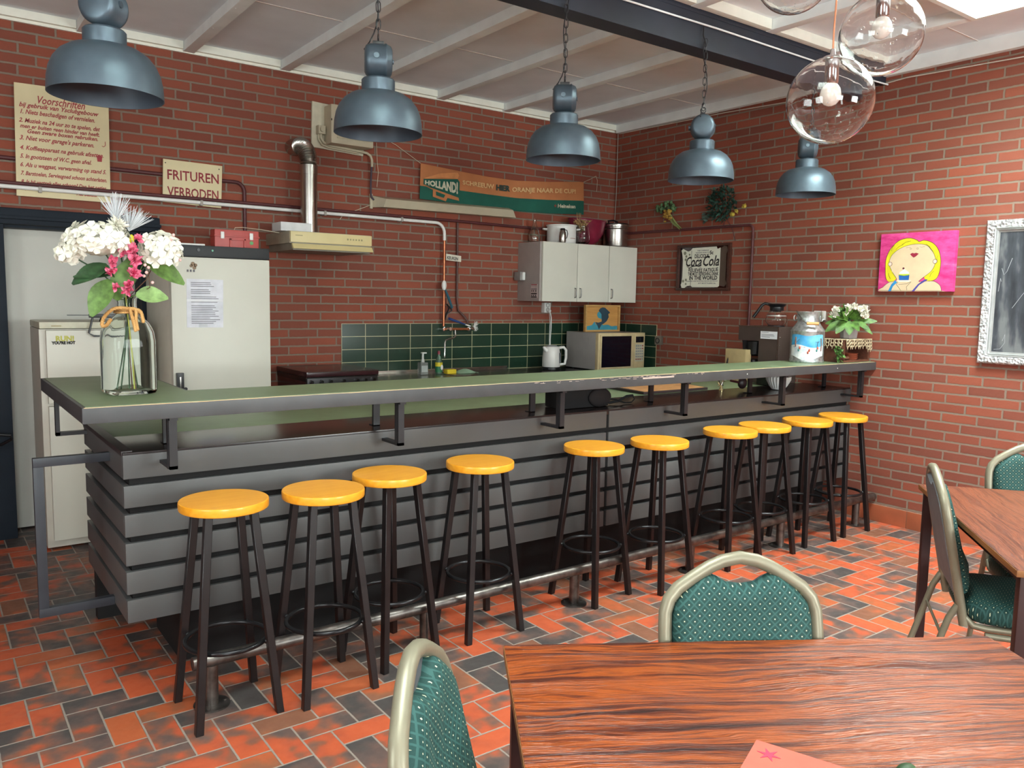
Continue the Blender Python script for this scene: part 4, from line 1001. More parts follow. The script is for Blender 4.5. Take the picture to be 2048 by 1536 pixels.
pic('painted_dolphin', [(.40, .84), (.45, .93), (.52, .97), (.60, .95), (.67, .86), (.72, .80), (.76, .74), (.70, .68), (.72, .55), (.66, .38), (.58, .28), (.50, .22), (.42, .02), (.37, .18), (.30, .34), (.40, .31), (.50, .36), (.50, .46), (.49, .56), (.49, .66), (.46, .72), (.42, .78)], mat('painted_dolphin_blue', '2b4352', .6), .0014)
pic('painted_belly', [(.40, .78), (.47, .76), (.53, .70), (.54, .56), (.50, .46), (.39, .52), (.35, .64), (.37, .74)], mat('painted_sea_blue', '3f93a8', .6), .0008)

# ------------------------------------------------------------------ wall cupboard and the things on it
wc = thing('wall_cupboard', 'white three-door wall cupboard above the kettle and microwave', 'cupboard', (4.78, 5.5, 1.487))
build('carcass', MB().box((4.22, 5.36, 1.487), (5.333, YB-.002, 1.985), .002), M_grey_side, wc)
for i, (a, b) in enumerate(((4.235, 4.615), (4.62, 4.987), (4.992, 5.333))):
    d_ = build('door', MB().box((a, 5.338, 1.487), (b, 5.358, 1.986), .002), M_white, wc)
    hx = (b-.022) if i == 0 else (a+.028)
    build('handle', MB().tube([(hx, 5.338, 1.522), (hx, 5.318, 1.526), (hx, 5.315, 1.54), (hx, 5.315, 1.585), (hx, 5.318, 1.600), (hx, 5.338, 1.604)], .0045, 8), mat('handle_grey', '8c8b88', .35, .5), d_)
ht = solo('instruction_sticker', MB().box((4.2175, 5.385, 1.515), (4.2199, 5.475, 1.63)), mat('sticker_paper', 'c9b8b4', .6), 'small printed instruction sticker on the grey side of the wall cupboard', 'sticker')
mk = []
for nm, z0, z1, m_ in (('print_block', 1.545, 1.555, M_ink), ('print_block', 1.517, 1.526, M_ink), ('print_block', 1.622, 1.629, M_redink), ('print_block', 1.585, 1.592, M_greyink)):
    build(nm, MB().box((4.2165, 5.390, z0), (4.2176, 5.470, z1)), m_, ht)
for y in (5.40, 5.43, 5.455):
    build('pictogram', MB().box((4.2165, y, 1.565), (4.2176, y+.010, 1.580)), M_ink, ht); build('pictogram', MB().box((4.2165, y, 1.529), (4.2176, y+.012, 1.540)), M_ink, ht)
hk = thing('bottle_opener', 'grey wall can opener box on the left side of the wall cupboard', 'opener', (4.2, 5.6, 1.66))
build('housing', MB().box((4.165, 5.56, 1.66), (4.219, 5.65, 1.735), .012), mat('grey_plastic', '8e8b88', .4), hk)
build('front_cap', MB().box((4.185, 5.548, 1.665), (4.212, 5.561, 1.732), .010), M_whitep, hk)
ZC_ = 1.987
bt_ = thing('glass_flask', 'tall narrow clear glass bottle at the left end on the wall cupboard', 'bottle', (4.30, 5.55, ZC_))
build('flask', MB().lathe([(0, 0), (.045, 0), (.050, .01), (.050, .06), (.035, .11), (.016, .16), (.013, .20), (.016, .205), (.013, .205), (.010, .19), (.012, .16), (.03, .11), (.046, .06), (.046, .012), (0, .008)], (4.31, 5.56, ZC_), 28, cap=False), M_glass, bt_)
pot = thing('enamel_pot', 'white enamel cooking pot with handles on the wall cupboard', 'pot', (4.56, 5.52, ZC_))
cx, cy = 4.575, 5.515
build('pot_body', MB().lathe([(0, 0), (.118, 0), (.126, .008), (.128, .03), (.128, .148), (.134, .155), (.136, .162), (.131, .163), (.124, .155), (.122, .03), (0, .012)], (cx, cy, ZC_), 48, cap=False), M_whitep, pot)
for s_ in (-1, 1):
    a = R(-35 if s_ > 0 else 145); ex, ey = math.cos(a), math.sin(a)
    build('handle', MB().tube([(cx+ex*.128-ey*.035, cy+ey*.128+ex*.035, ZC_+.125), (cx+ex*.158-ey*.03, cy+ey*.158+ex*.03, ZC_+.128), (cx+ex*.165, cy+ey*.165, ZC_+.129), (cx+ex*.158+ey*.03, cy+ey*.158-ex*.03, ZC_+.128), (cx+ex*.128+ey*.035, cy+ey*.128-ex*.035, ZC_+.125)], .007, 8), M_whitep, pot)
build('printed_mark', MB().tube([(cx+.128*math.cos(R(a)), cy+.1295*math.sin(R(a)), ZC_+.045) for a in range(-92, -60, 6)], .0022, 5), mat('faded_red_print', 'b98079', .6), pot)
jg = thing('thermos_jug', 'small shiny steel thermos jug in front of the white pot', 'jug', (4.50, 5.40, ZC_))
build('jug_body', MB().lathe([(0, 0), (.026, 0), (.030, .012), (.031, .05), (.027, .085), (.020, .105)], (4.47, 5.372, ZC_), 28), M_steel, jg)
build('jug_lid', MB().lathe([(.021, .105), (.023, .112), (.018, .122), (0, .124)], (4.47, 5.372, ZC_), 20), M_black, jg)
build('jug_handle', MB().tube([(4.49, 5.372, ZC_+.112), (4.512, 5.368, ZC_+.108), (4.520, 5.366, ZC_+.08), (4.514, 5.368, ZC_+.045), (4.496, 5.372, ZC_+.032)], .004, 8), M_black, jg)
jr = thing('glass_jar', 'clear glass jar holding dried twigs on the wall cupboard', 'jar', (4.80, 5.42, ZC_))
jx, jy = 4.735, 5.42
build('jar', MB().lathe([(0, 0), (.045, 0), (.062, .02), (.066, .06), (.06, .11), (.053, .15), (.056, .165), (.053, .165), (.050, .15), (.057, .11), (.063, .06), (.058, .02), (0, .006)], (jx, jy, ZC_), 32, cap=False), M_glass, jr)
tw = MB()
for i in range(46):
    a, b = random.uniform(-.09, .11), random.uniform(-.03, .05); p0 = Vector((jx+random.uniform(-.02, .02), jy+random.uniform(-.02, .02), ZC_+.12)); p1 = Vector((jx+a, jy+b, ZC_+.19+random.uniform(-.01, .035)))
    tw.tube([p0, p0.lerp(p1, .5)+Vector((random.uniform(-.01, .01), 0, .015)), p1], [.0018, .0022, .0012], 5)
for q in (-.035, -.015, .0): tw.tube([(jx+q, jy+.02, ZC_+.1), (jx+q*1.2-.01, jy+.02, ZC_+.275)], .0028, 5)
for i in range(24): tw.ball((jx+random.uniform(-.08, .09), jy+random.uniform(-.03, .03), ZC_+.19+random.uniform(-.01, .02)), .009, (1.3, .8, .7), 5)
tag(solo('dried_twigs', tw, mat('dried_straw', 'a8865a', .9, var=.15), 'bunch of dried straw-coloured twigs standing in the glass jar', 'dried flowers'), kind='stuff')
bw = thing('red_bowl', 'large dark red plastic bowl tipped on its side behind the glass jar', 'bowl', (4.85, 5.58, ZC_))
Mb = Matrix.Translation((4.87, 5.535, ZC_+.2)) @ Matrix.Rotation(R(8), 4, 'Y') @ Matrix.Rotation(R(12), 4, 'X')
build('bowl_shell', MB().lathe([(0, -.195), (.06, -.19), (.13, -.155), (.19, -.08), (.215, .03), (.222, .032), (.210, .02), (.185, -.075), (.125, -.148), (.06, -.183), (0, -.187)], n=56, M=Matrix.Translation((4.875, 5.52, ZC_+.197)) @ Matrix.Rotation(R(2), 4, 'Y') @ Matrix.Diagonal((.93, .55, 1, 1)), cap=False), mat('dark_red_plastic', '7e1f38', .35), bw)
sp2 = thing('steel_stock_pot', 'tall shiny steel stock pot at the right end on the wall cupboard', 'pot', (5.18, 5.48, ZC_))
cx, cy = 5.185, 5.475
build('pot_body', MB().lathe([(0, 0), (.104, 0), (.108, .006), (.110, .012), (.110, .160), (.115, .165), (.110, .170), (.110, .180), (.117, .184), (.118, .196), (.117, .205), (.110, .205), (.105, .02), (0, .012)], (cx, cy, ZC_), 48, cap=False), M_steel, sp2)
build('lid', MB().lathe([(.118, .206), (.112, .214), (0, .222)], (cx, cy, ZC_), 40), M_black, sp2)
build('handle', MB().tube([(cx-.115, cy-.03, ZC_+.212), (cx-.135, cy-.04, ZC_+.228), (cx-.08, cy-.05, ZC_+.236), (cx-.02, cy-.04, ZC_+.228)], .008, 8), M_black, sp2)

# ------------------------------------------------------------------ right wall
XW = XR-.002
ot = thing('side_socket', 'grey metal socket at the right end of the tiles', 'socket', (XW, 5.0, 1.12))
build('socket_box', MB().box((XW-.035, 4.985, 1.118), (XW, 5.055, 1.195), .006), mat('socket_metal', '8b857c', .4, .4), ot)
build('socket_face', MB().torus((XW-.037, 5.02, 1.155), .022, .004, 18, 6, 'x'), M_blackmetal, ot)
o2 = thing('coffee_socket', 'white surface socket on the brick wall between the milk can and the potted flowers', 'socket', (XW, 3.44, 1.38))
build('socket_box', MB().box((XW-.03, 3.395, 1.388), (XW, 3.478, 1.455), .006), M_whitep, o2)
build('socket_face', MB().box((XW-.033, 3.403, 1.396), (XW-.029, 3.455, 1.447), .003), mat('socket_face', 'cfcdbd', .4), o2)

cm = thing('framed_mirror_sign', 'dark wood framed printed soda mirror hanging on the right wall', 'mirror', (XW, 4.55, 1.60))
ya, yb, za, zb = 4.835, 4.27, 1.600, 1.988
M_dkframe = wood('dark_frame_wood', '3a2019', '4e2c22', 'y', .4)
for a, b in (((ya, za), (yb, za+.022)), ((ya, zb-.022), (yb, zb)), ((ya, za+.022), (ya-.022, zb-.022)), ((yb+.022, za+.022), (yb, zb-.022))):
    build('frame_rail', MB().box((XW-.028, a[0], a[1]), (XW, b[0], b[1]), .003), M_dkframe, cm)
build('mirror_glass', MB().box((XW-.008, ya-.02, za+.02), (XW-.004, yb+.02, zb-.02)), mat('mirror', '5a5252', .03, 1, var=0), cm)
W_, H_ = (ya-yb-.044), (zb-za-.044)
def MW(u, v, d=.0): return MRW(XW-.0083-d, ya-.022-u*W_, za+.022+v*H_)
def mw_poly(name, pts, m, d=0): build(name, MB().prism([(p[0]*W_, p[1]*H_) for p in pts], .0005, MW(0, 0, d)), m, cm, smooth=0)
M_mw = mat('mirror_print_cream', 'eeeedd', .5, var=.01)
mw_poly('printed_scroll', [(.02, .93), (.06, .97), (.13, .92), (.17, .90), (.22, .92), (.26, .98), (.75, .99), (.77, .93), (.83, .96), (.83, .05), (.80, .02), (.28, .02), (.24, .06), (.17, .05), (.10, -.01), (.05, .01), (.03, .08), (.05, .14), (.06, .3), (.06, .7), (.04, .85)], M_mw)
mw_poly('printed_border', [(.83, .94), (.90, 1.0), (.96, .98), (.975, .88), (.95, .80), (.95, .20), (.975, .10), (.93, .03), (.83, .06)], mat('mirror_border_brown', '5a4a40', .5), .0001)
def mt(txt, u, v, size, bold=.0008, u1=None, shear=0, m=None, curve=0):
    b_ = fit(MB().text(txt, size, I4, bold=bold, shear=shear), 0, (u1-u)*W_)
    w_ = max(vv.co.x for vv in b_.bm.verts)
    for vv in b_.bm.verts:
        if curve: vv.co.y += curve*(1-((vv.co.x/w_-.5)*2)**2)
        vv.co = MW(u, v, .0007) @ vv.co
    build('lettering', b_, m or M_ink, cm, smooth=0)
mt('THE CHEERING', .36, .895, .014, .0003, .60, m=M_greyink); mt('PLEASANT IN BOTTLE', .33, .845, .013, .0003, .62, m=M_greyink)
mt('DELICIOUS', .31, .73, .046, .0010, .60); mt('5c', .62, .81, .042, .0014, .69)
mt('Coca', .13, .535, .115, .0022, .46, .3); mt('Cola', .49, .535, .120, .0022, .815, .3)
build('printed_flourish', MB().tube([MW(a_, b_2, .001) @ Vector((0, 0, 0)) for a_, b_2 in ((.19, .57), (.145, .53), (.20, .495), (.30, .535), (.36, .54), (.46, .495))], [.001, .002, .0028, .004, .004, .001], 6), M_ink, cm)
mt('RELIEVES FATIGUE', .19, .405, .042, .0010, .80, curve=-.006); mt('THE MOST REFRESHING DRINK', .18, .305, .038, .0010, .81); mt('IN THE WORLD', .21, .20, .046, .0014, .79)
mt('GUARANTEED UNDER THE NATIONAL PURE FOOD AND DRUG ACT', .15, .155, .012, .0002, .80, m=M_greyink); mt('AT BOTTLERS 5c', .40, .10, .014, .0003, .76, m=M_greyink)
for (u, v, r_) in ((.10, .86, .016), (.13, .78, .012), (.20, .82, .010), (.12, .70, .013), (.08, .17, .013), (.14, .20, .012), (.14, .10, .010)):
    build('printed_leaf', MB().lathe([(0, 0), (r_, 0), (r_*.8, .0006), (0, .0006)], n=7, M=MW(u, v, .0006)), mat('print_leaf_grey', '8f9078', .6), cm, smooth=0)
build('printed_line', MB().box((XW-.0095, ya-.022-.238*W_, za+.04), (XW-.0088, ya-.022-.244*W_, zb-.05)), M_ink, cm)

# pink painting
pp = thing('pink_painting', 'pink canvas painting of a blonde woman holding a cupcake on the right wall', 'painting', (XW, 2.745, 1.598))
t = NT('painted_pink_canvas'); f = t.noise(t.obj((1, 2, 5)), 5, 4, .6); t.base(t.ramp(f, [(.35, lin('c41f72')), (.6, lin('dd4d92')), (.8, lin('e781b2'))])); t.set(rough=.7)
ya, yb, za, zb = 2.995, 2.497, 1.598, 1.984
build('canvas', MB().box((XW-.032, ya, za), (XW, yb, zb), .003), t.m, pp)
def PW(d=0): return MRW(XW-.0325-d, ya, za)
def pq(name, pts, m, d): build(name, MB().prism([(p[0]*.498, p[1]*.386) for p in pts], .0004, PW(d)), m, pp, smooth=0)
def smooth_poly(pts, n=6):
    out = []; k = len(pts)
    for i in range(k):
        p0, p1, p2, p3 = [Vector((*pts[(i+j-1) % k], 0)) for j in range(4)]
        for q in range(n):
            t_ = q/n; v = .5*((2*p1)+(-p0+p2)*t_+(2*p0-5*p1+4*p2-p3)*t_*t_+(-p0+3*p1-3*p2+p3)*t_**3); out.append((v.x, v.y))
    return out
M_hair = mat('painted_yellow', 'd8cf1e', .7, var=.06); M_skin = mat('painted_skin', 'd9c3a0', .7, var=.03); M_line = mat('painted_black_line', '2c211f', .7)
hair = smooth_poly([(.12, .20), (.09, .45), (.10, .60), (.16, .76), (.27, .88), (.40, .91), (.50, .87), (.53, .84), (.60, .86), (.72, .80), (.80, .66), (.83, .45), (.79, .22), (.66, .18), (.60, .30), (.40, .60), (.24, .20)])
pq('painted_hair', hair, M_hair, .0002)
face = smooth_poly([(.18, .36), (.14, .50), (.18, .64), (.30, .75), (.46, .80), (.62, .78), (.72, .66), (.76, .50), (.72, .35), (.62, .24), (.56, .17), (.64, .175), (.76, .17), (.84, .10), (.86, .02), (.86, -.002), (.06, -.002), (.08, .08), (.16, .16), (.26, .20)])
pq('painted_face', [(x, max(.003, y)) for x, y in face], M_skin, .0008)
def line2(name, pts, r_, m, closed=False):
    build(name, MB().tube([PW(.0016) @ Vector((x*.498, y*.386, 0)) for x, y in pts], r_, 5, closed=closed), m, pp)
line2('painted_outline', hair[:13*6], .0011, M_line)
line2('painted_outline', [p for p in face if p[1] > .01], .0009, M_line)
pq('painted_mouth', [(.42, .635), (.45, .655), (.475, .645), (.50, .655), (.535, .638), (.50, .595), (.47, .575), (.45, .595)], mat('painted_lips', '8e2038', .6), .0018)
for x in (.425, .515): line2('painted_eye', [(x+.012*math.cos(a), .725+.014*math.sin(a)) for a in [i*.9 for i in range(7)]], .0006, M_line, True)
line2('painted_brow', [(.36, .745), (.39, .752), (.42, .748)], .0006, M_line); line2('painted_brow', [(.54, .752), (.57, .746), (.61, .752)], .0006, M_line)
for x, y in ((.155, .475), (.755, .50)):
    c_ = [(x+.026*math.cos(a*PI/8), y+.034*math.sin(a*PI/8)) for a in range(16)]
    pq('painted_earring', c_, mat('painted_pearl', 'e9cfc4', .6), .0022); line2('painted_earring_rim', c_, .0017, mat('painted_maroon', '5a1f2a', .6), True)
pq('painted_cake_case', [(.285, .285), (.43, .285), (.425, .195), (.295, .195)], mat('painted_blue', '1f5fae', .6), .0022)
pq('painted_plate', [(.26, .19), (.46, .19), (.43, .165), (.29, .165)], M_petal, .0022)
pq('painted_icing', [(.285, .29), (.30, .335), (.33, .36), (.355, .385), (.38, .365), (.42, .33), (.43, .285), (.36, .27)], M_petal, .0026)
pq('painted_icing', [(.285, .297), (.43, .297), (.43, .280), (.36, .268), (.29, .280)], mat('painted_lime', 'b9cf2a', .6), .003)
for q in (.31, .335, .36, .385, .41): line2('painted_case_fold', [(q, .28), (q, .20)], .0009, mat('painted_dark_blue', '16305e', .6))
pq('painted_cherry', [(.345+.015*math.cos(a), .395+.018*math.sin(a)) for a in [i*PI/5 for i in range(10)]], mat('painted_maroon', '5a1f2a', .6), .003)
pq('painted_strap', [(.15, .003), (.19, .003), (.215, .09), (.27, .155), (.24, .19), (.19, .12)], mat('painted_sky_blue', '2b86c2', .6), .002)
pq('painted_strap', [(.475, .003), (.51, .003), (.57, .11), (.68, .20), (.64, .205), (.55, .12)], mat('painted_violet', '4a4598', .6), .002)
line2('painted_hand', [(.28, .165), (.26, .12), (.30, .06), (.33, .01)], .0009, M_line); line2('painted_hand', [(.46, .165), (.40, .08), (.41, .02)], .0009, M_line); line2('painted_hand', [(.29, .12), (.34, .125), (.40, .13), (.45, .16)], .0009, M_line)
for a_, b_2 in (((.16, .70), (.20, .80)), ((.14, .32), (.17, .22)), ((.30, .80), (.42, .86)), ((.22, .72), (.32, .80)), ((.66, .75), (.72, .66)), ((.70, .24), (.75, .34)), ((.78, .5), (.79, .6)), ((.62, .80), (.68, .74))): line2('painted_hair_strand', [a_, ((a_[0]+b_2[0])/2-.01, (a_[1]+b_2[1])/2+.01), b_2], .0008, M_line)

# blackboard in silver frame
t = NT('silver_ornate_frame'); vo = t.n('ShaderNodeTexVoronoi'); t.l(t.obj(), vo.inputs['Vector']); vo.inputs['Scale'].default_value = 60
nn = t.noise(t.obj(), 45, 3, .6); t.base(t.ramp(nn, [(.3, lin('8f9192')), (.6, lin('d7dadb'))])); t.set(rough=.42, metal=.35)
t.bump(t.m_('ADD', vo.outputs['Distance'], nn), 1.0, .01); M_silver = t.m
M_silver2 = mat('silver_frame_plain', 'b5b7b6', .35, .5)
bb = thing('framed_blackboard', 'chalk-smeared blackboard in an ornate silver frame at the right picture edge', 'blackboard', (XW, 1.9, 1.157))
ya, yb, za, zb = 2.323, 1.30, 1.157, 2.032; fw = .075
def fr_side(a, b, horiz):
    mb = MB(); sec = [(0, 0), (0, .028), (.012, .040), (.035, .036), (.052, .026), (.055, .018), (fw, .012), (fw, 0)]
    return sec
sec = [(0, 0), (0, .026), (.010, .038), (.032, .036), (.046, .026)]
sec2 = [(.046, .004), (.046, .026), (.050, .030), (.056, .022), (.060, .026), (.066, .014), (fw, .012), (fw, .004)]
def frame_ring(name, sec, m):
    mb = MB(); cor = [(ya, za, -1, 1), (yb, za, 1, 1), (yb, zb, 1, -1), (ya, zb, -1, -1)]
    rows = [[mb.bm.verts.new((XW-h, cy_+sy*d, cz_+sz*d)) for d, h in sec] for cy_, cz_, sy, sz in cor]
    for i in range(4):
        A, B = rows[i], rows[(i+1) % 4]
        for j in range(len(sec)-1): mb.bm.faces.new((A[j], A[j+1], B[j+1], B[j]))
        mb.bm.faces.new((A[-1], A[0], B[0], B[-1]))
    build(name, mb, m, bb, smooth=50)
frame_ring('ornate_frame', sec, M_silver); frame_ring('inner_moulding', sec2, M_silver2)
t = NT('chalk_smeared_board'); f = t.noise(t.obj((1, 2.2, .8), rot=(R(25), 0, 0)), 3.2, 4, .6); f2 = t.noise(t.obj((1, 14, 1.6), rot=(R(30), 0, 0)), 1.4, 3, .5)
t.base(t.ramp(t.m_('MULTIPLY', f, t.m_('ADD', f2, .45)), [(.30, lin('22262c')), (.48, lin('3d4148')), (.62, lin('6d7072'))])); t.set(rough=.6)
bd = build('slate', MB().box((XW-.010, ya-fw+.004, za+fw-.004), (XW-.004, yb+fw-.004, zb-fw+.004)), t.m, bb)
M_chalk = mat('chalk', 'a9adb0', .95)
for pts in ([(2.225, 1.74), (2.21, 1.70), (2.195, 1.72), (2.17, 1.80)], [(2.235, 1.60), (2.228, 1.68), (2.222, 1.66)], [(2.235, 1.245), (2.20, 1.25), (2.175, 1.29), (2.178, 1.34), (2.19, 1.30)], [(2.15, 1.5), (2.10, 1.58), (2.04, 1.66)]):
    build('chalk_mark', MB().tube([(XW-.0105, a, b) for a, b in pts], .0012, 5), M_chalk, bb)

# dried flower bunches on the wall
def leafmesh(mb, c, d, up, L_, W2, fold=.15, n_=6, curl=.2):
    """leaf as a folded blade from point c along d"""
    d = Vector(d).normalized(); up = Vector(up); sd = d.cross(up).normalized(); up = sd.cross(d).normalized(); c = Vector(c)
    mid, lf, rt = [], [], []
    for i in range(n_+1):
        u = i/n_; wd = W2*math.sin(PI*min(1, u*.92+.04))**.8*(1-.35*u); q = c+d*L_*u-up*curl*L_*u*u
        mid.append(mb.bm.verts.new(q)); lf.append(mb.bm.verts.new(q+sd*wd+up*fold*wd)); rt.append(mb.bm.verts.new(q-sd*wd+up*fold*wd))
    for i in range(n_):
        mb.bm.faces.new((mid[i], mid[i+1], lf[i+1], lf[i])); mb.bm.faces.new((rt[i], rt[i+1], mid[i+1], mid[i]))
def rnd_dir(ax=None, spread=1):
    v = Vector((random.gauss(0, 1), random.gauss(0, 1), random.gauss(0, 1))).normalized()
    if ax is not None: v = (Vector(ax).normalized()+v*spread).normalized()
    return v
M_hop = mat('hop_green', '4f6b46', .8, var=.25, nscale=40); M_hopd = mat('dried_dark_green', '1f4034', .8, var=.25, nscale=40)
M_dy = mat('dried_yellow_flower', 'b08a3a', .8, var=.15, nscale=40); M_dyp = mat('dried_pale_yellow', 'b8a342', .8, var=.12, nscale=40)
b1 = thing('dried_flower_posy', 'small dried posy of hops and orange-yellow flowers pinned upside down on the wall', 'dried flowers', (XW, 4.93, 2.12))
mb = MB()
for i in range(60):
    y = 5.03-abs(random.gauss(0, .05))-.02*random.random(); z = 2.30+random.gauss(0, .035); y = 5.06-random.random()*.20
    z = 2.335-abs(y-4.98)*.25+random.gauss(0, .02); mb.ball((XW-.03-random.random()*.04, y, z), random.uniform(.008, .016), (1, 1, 1.2), 5)
tag(build('hop_cones', mb, M_hop, b1), kind='stuff')
mb = MB()
for i in range(22): mb.ball((XW-.05-random.random()*.03, 4.97-random.random()*.09+.0, 2.245+random.gauss(0, .03)), random.uniform(.010, .018), (1, 1.2, .8), 5)
tag(build('yellow_blooms', mb, M_dy, b1), kind='stuff')
mb = MB().tube([(XW-.04, 4.93, 2.26), (XW-.03, 4.85, 2.17), (XW-.015, 4.795, 2.12)], [.010, .007, .003], 6)
for i in range(12): leafmesh(mb, (XW-.04, 4.93-i*.009, 2.23-i*.007), (-.3, -1+random.random()*.6, -.8+random.gauss(0, .4)), (-1, 0, 0), .045, .010)
build('stem', mb, mat('dried_stem', '7f8a52', .8), b1)
b2 = thing('dried_green_bunch', 'large dark green dried leaf bunch hanging on the wall below the fourth lamp', 'dried flowers', (XW, 4.35, 2.14))
mb = MB()
for i in range(330):
    a, rr = random.uniform(0, 2*PI), random.random()**.5
    y = 4.36+rr*.135*math.cos(a); z = 2.30+rr*.13*math.sin(a); leafmesh(mb, (XW-.02-random.random()*.10*(1-rr*.5), y, z), rnd_dir((-.6, math.cos(a)*.6, math.sin(a)*.6), .8), rnd_dir(), random.uniform(.025, .045), random.uniform(.008, .014), n_=3)
tag(build('leaves', mb, M_hopd, b2), kind='stuff')
mb = MB()
for i in range(26): leafmesh(mb, (XW-.03, 4.52+random.gauss(0, .02), 2.20+random.gauss(0, .03)), rnd_dir((-.2, 1, -.3), .7), rnd_dir(), .04, .010, n_=3)
tag(build('grey_leaves', mb, mat('grey_green_leaf', '51665c', .8), b2), kind='stuff')
mb = MB().tube([(XW-.03, 4.34, 2.20), (XW-.02, 4.31, 2.16), (XW-.012, 4.27, 2.10), (XW-.01, 4.235, 2.0)], .003, 6).tube([(XW-.03, 4.34, 2.20), (XW-.02, 4.345, 2.15), (XW-.012, 4.36, 2.12)], .003, 6)
build('stem', mb, M_redpipe, b2)
for y, z, r_ in ((4.235, 2.205, .022), (4.20, 2.228, .018), (4.125, 2.262, .022)):
    mb = MB()
    for i in range(20): leafmesh(mb, (XW-.05, y, z), rnd_dir((-1, 0, 0), 1.1), (-1, 0, 0), r_*1.2, r_*.5, n_=3, curl=-.4)
    mb.ball((XW-.055, y, z), r_*.75, n=6); build('yellow_flower', mb, M_dyp, b2)

# ------------------------------------------------------------------ on the raised bar: milk can, stand, potted flowers
ZB = ZS+.0012
mc = thing('milk_can', 'galvanised milk can with a painted skating scene on the bar top', 'milk can', (4.80, 3.18, ZB))
cx, cy = 4.80, 3.18; M_galv = galv('galvanised_metal')
build('can_body', MB().lathe([(0, .0), (.108, 0), (.111, .004), (.111, .018), (.108, .022), (.108, .205), (.110, .209), (.108, .213), (.100, .225), (.074, .262), (.070, .268)], (cx, cy, ZB), 64, cap=False), M_galv, mc, smooth=50)
build('can_neck', MB().lathe([(.070, .268), (.068, .275), (.072, .318), (.077, .335), (.078, .338), (.074, .338), (.068, .318), (.064, .27), (0, .26)], (cx, cy, ZB), 56, cap=False), M_galv, mc, smooth=50)
def can_pt(u, v, d=.0006):    # u angle in degrees from the camera-facing side (right positive), v height
    a = math.atan2(-cy, -cx)+R(u); return (cx+(.108+d)*math.cos(a), cy+(.108+d)*math.sin(a), ZB+v)
def can_patch(name, poly_top, poly_bot, u0, u1, m, d, n_=24):
    build(name, MB().sheet(lambda u, v: can_pt(u0+(u1-u0)*u, poly_bot(u)+(poly_top(u)-poly_bot(u))*v, d), n_, 4), m, mc)
t = NT('painted_winter_sky'); t.base(t.ramp(t.noise(t.obj(), 12, 3), [(.35, lin('2f8fc4')), (.7, lin('6db8dc'))])); t.set(rough=.5); M_psky = t.m
t = NT('painted_snow'); t.base(t.ramp(t.noise(t.obj(), 22, 3), [(.35, lin('b9c3cc')), (.6, lin('e4e6e6'))])); t.set(rough=.5); M_psnow = t.m
can_patch('painted_sky', lambda u: .184+.005*math.sin(u*9), lambda u: .09, -62, 62, M_psky, .0008)
can_patch('painted_snow', lambda u: .112+.010*math.sin(u*7), lambda u: .032+.016*math.cos(u*PI*2), -64, 64, M_psnow, .0012)
def can_line(name, pts, r_, m): build(name, MB().tube([can_pt(u, v, .0016) for u, v in pts], r_, 5), m, mc)
M_bark = mat('painted_bark', '6d4436', .6); M_pr = mat('painted_coat_red', 'b8533c', .6); M_pg = mat('painted_coat_teal', '3f7a78', .6); M_pd = mat('painted_dark', '3a3434', .6)
can_line('painted_tree', [(-40, .105), (-41, .14), (-40, .17)], .005, M_bark); can_line('painted_tree', [(-40, .13), (-30, .15), (-26, .158)], .0015, M_bark); can_line('painted_tree', [(52, .08), (53, .12), (50, .165)], .004, M_bark)
can_line('painted_fence', [(-50, .105), (-25, .106), (-5, .105)], .0015, M_pd); can_line('painted_windmill', [(34, .095), (36, .13), (38, .145)], .0018, M_pd); can_line('painted_windmill', [(28, .142), (36, .136), (46, .144)], .0012, M_pd)
for u, v, m_ in ((-28, .085, M_pg), (-24, .10, M_pr), (8, .085, M_pr), (4, .07, M_pr), (34, .085, M_pg), (37, .10, M_pr)):
    build('painted_skater', MB().ball(can_pt(u, v, .0008), .0105, (.6, .6, 1), 6), m_, mc)
can_line('painted_skate_track', [(-30, .07), (-10, .055), (10, .05), (34, .062)], .001, M_galv)
for s_ in (-1, 1):
    a = math.atan2(-cy, -cx)+R(90*s_); ex, ey = math.cos(a), math.sin(a)
    build('side_ear', MB().torus((cx+ex*.082, cy+ey*.082, ZB+.295), .018, .004, 20, 6, 'y' ), M_galv, mc)
cv = Vector((-cx, -cy, 0)).normalized(); sv = Vector((cv.y, -cv.x, 0))*-1
C0 = Vector((cx, cy, ZB))
ba = C0+sv*-.078+Vector((0, 0, .335)); bb_ = C0+sv*.078+Vector((0, 0, .335)); g0 = C0+cv*.115+sv*-.01+Vector((0, 0, .262)); g1 = C0+cv*.108+sv*.065+Vector((0, 0, .262))
build('wire_bail', MB().tube([ba, ba+Vector((0, 0, .008)), C0+cv*.09+sv*-.04+Vector((0, 0, .285)), g0, g1, C0+cv*.075+sv*.078+Vector((0, 0, .29)), bb_+Vector((0, 0, .008)), bb_], .0022, 6), M_steel, mc)
build('wooden_grip', MB().cyl(g0, g1, .0105, n=16), wood('beech_grip', 'c08f55', 'd3a468', 'x', .5), mc)

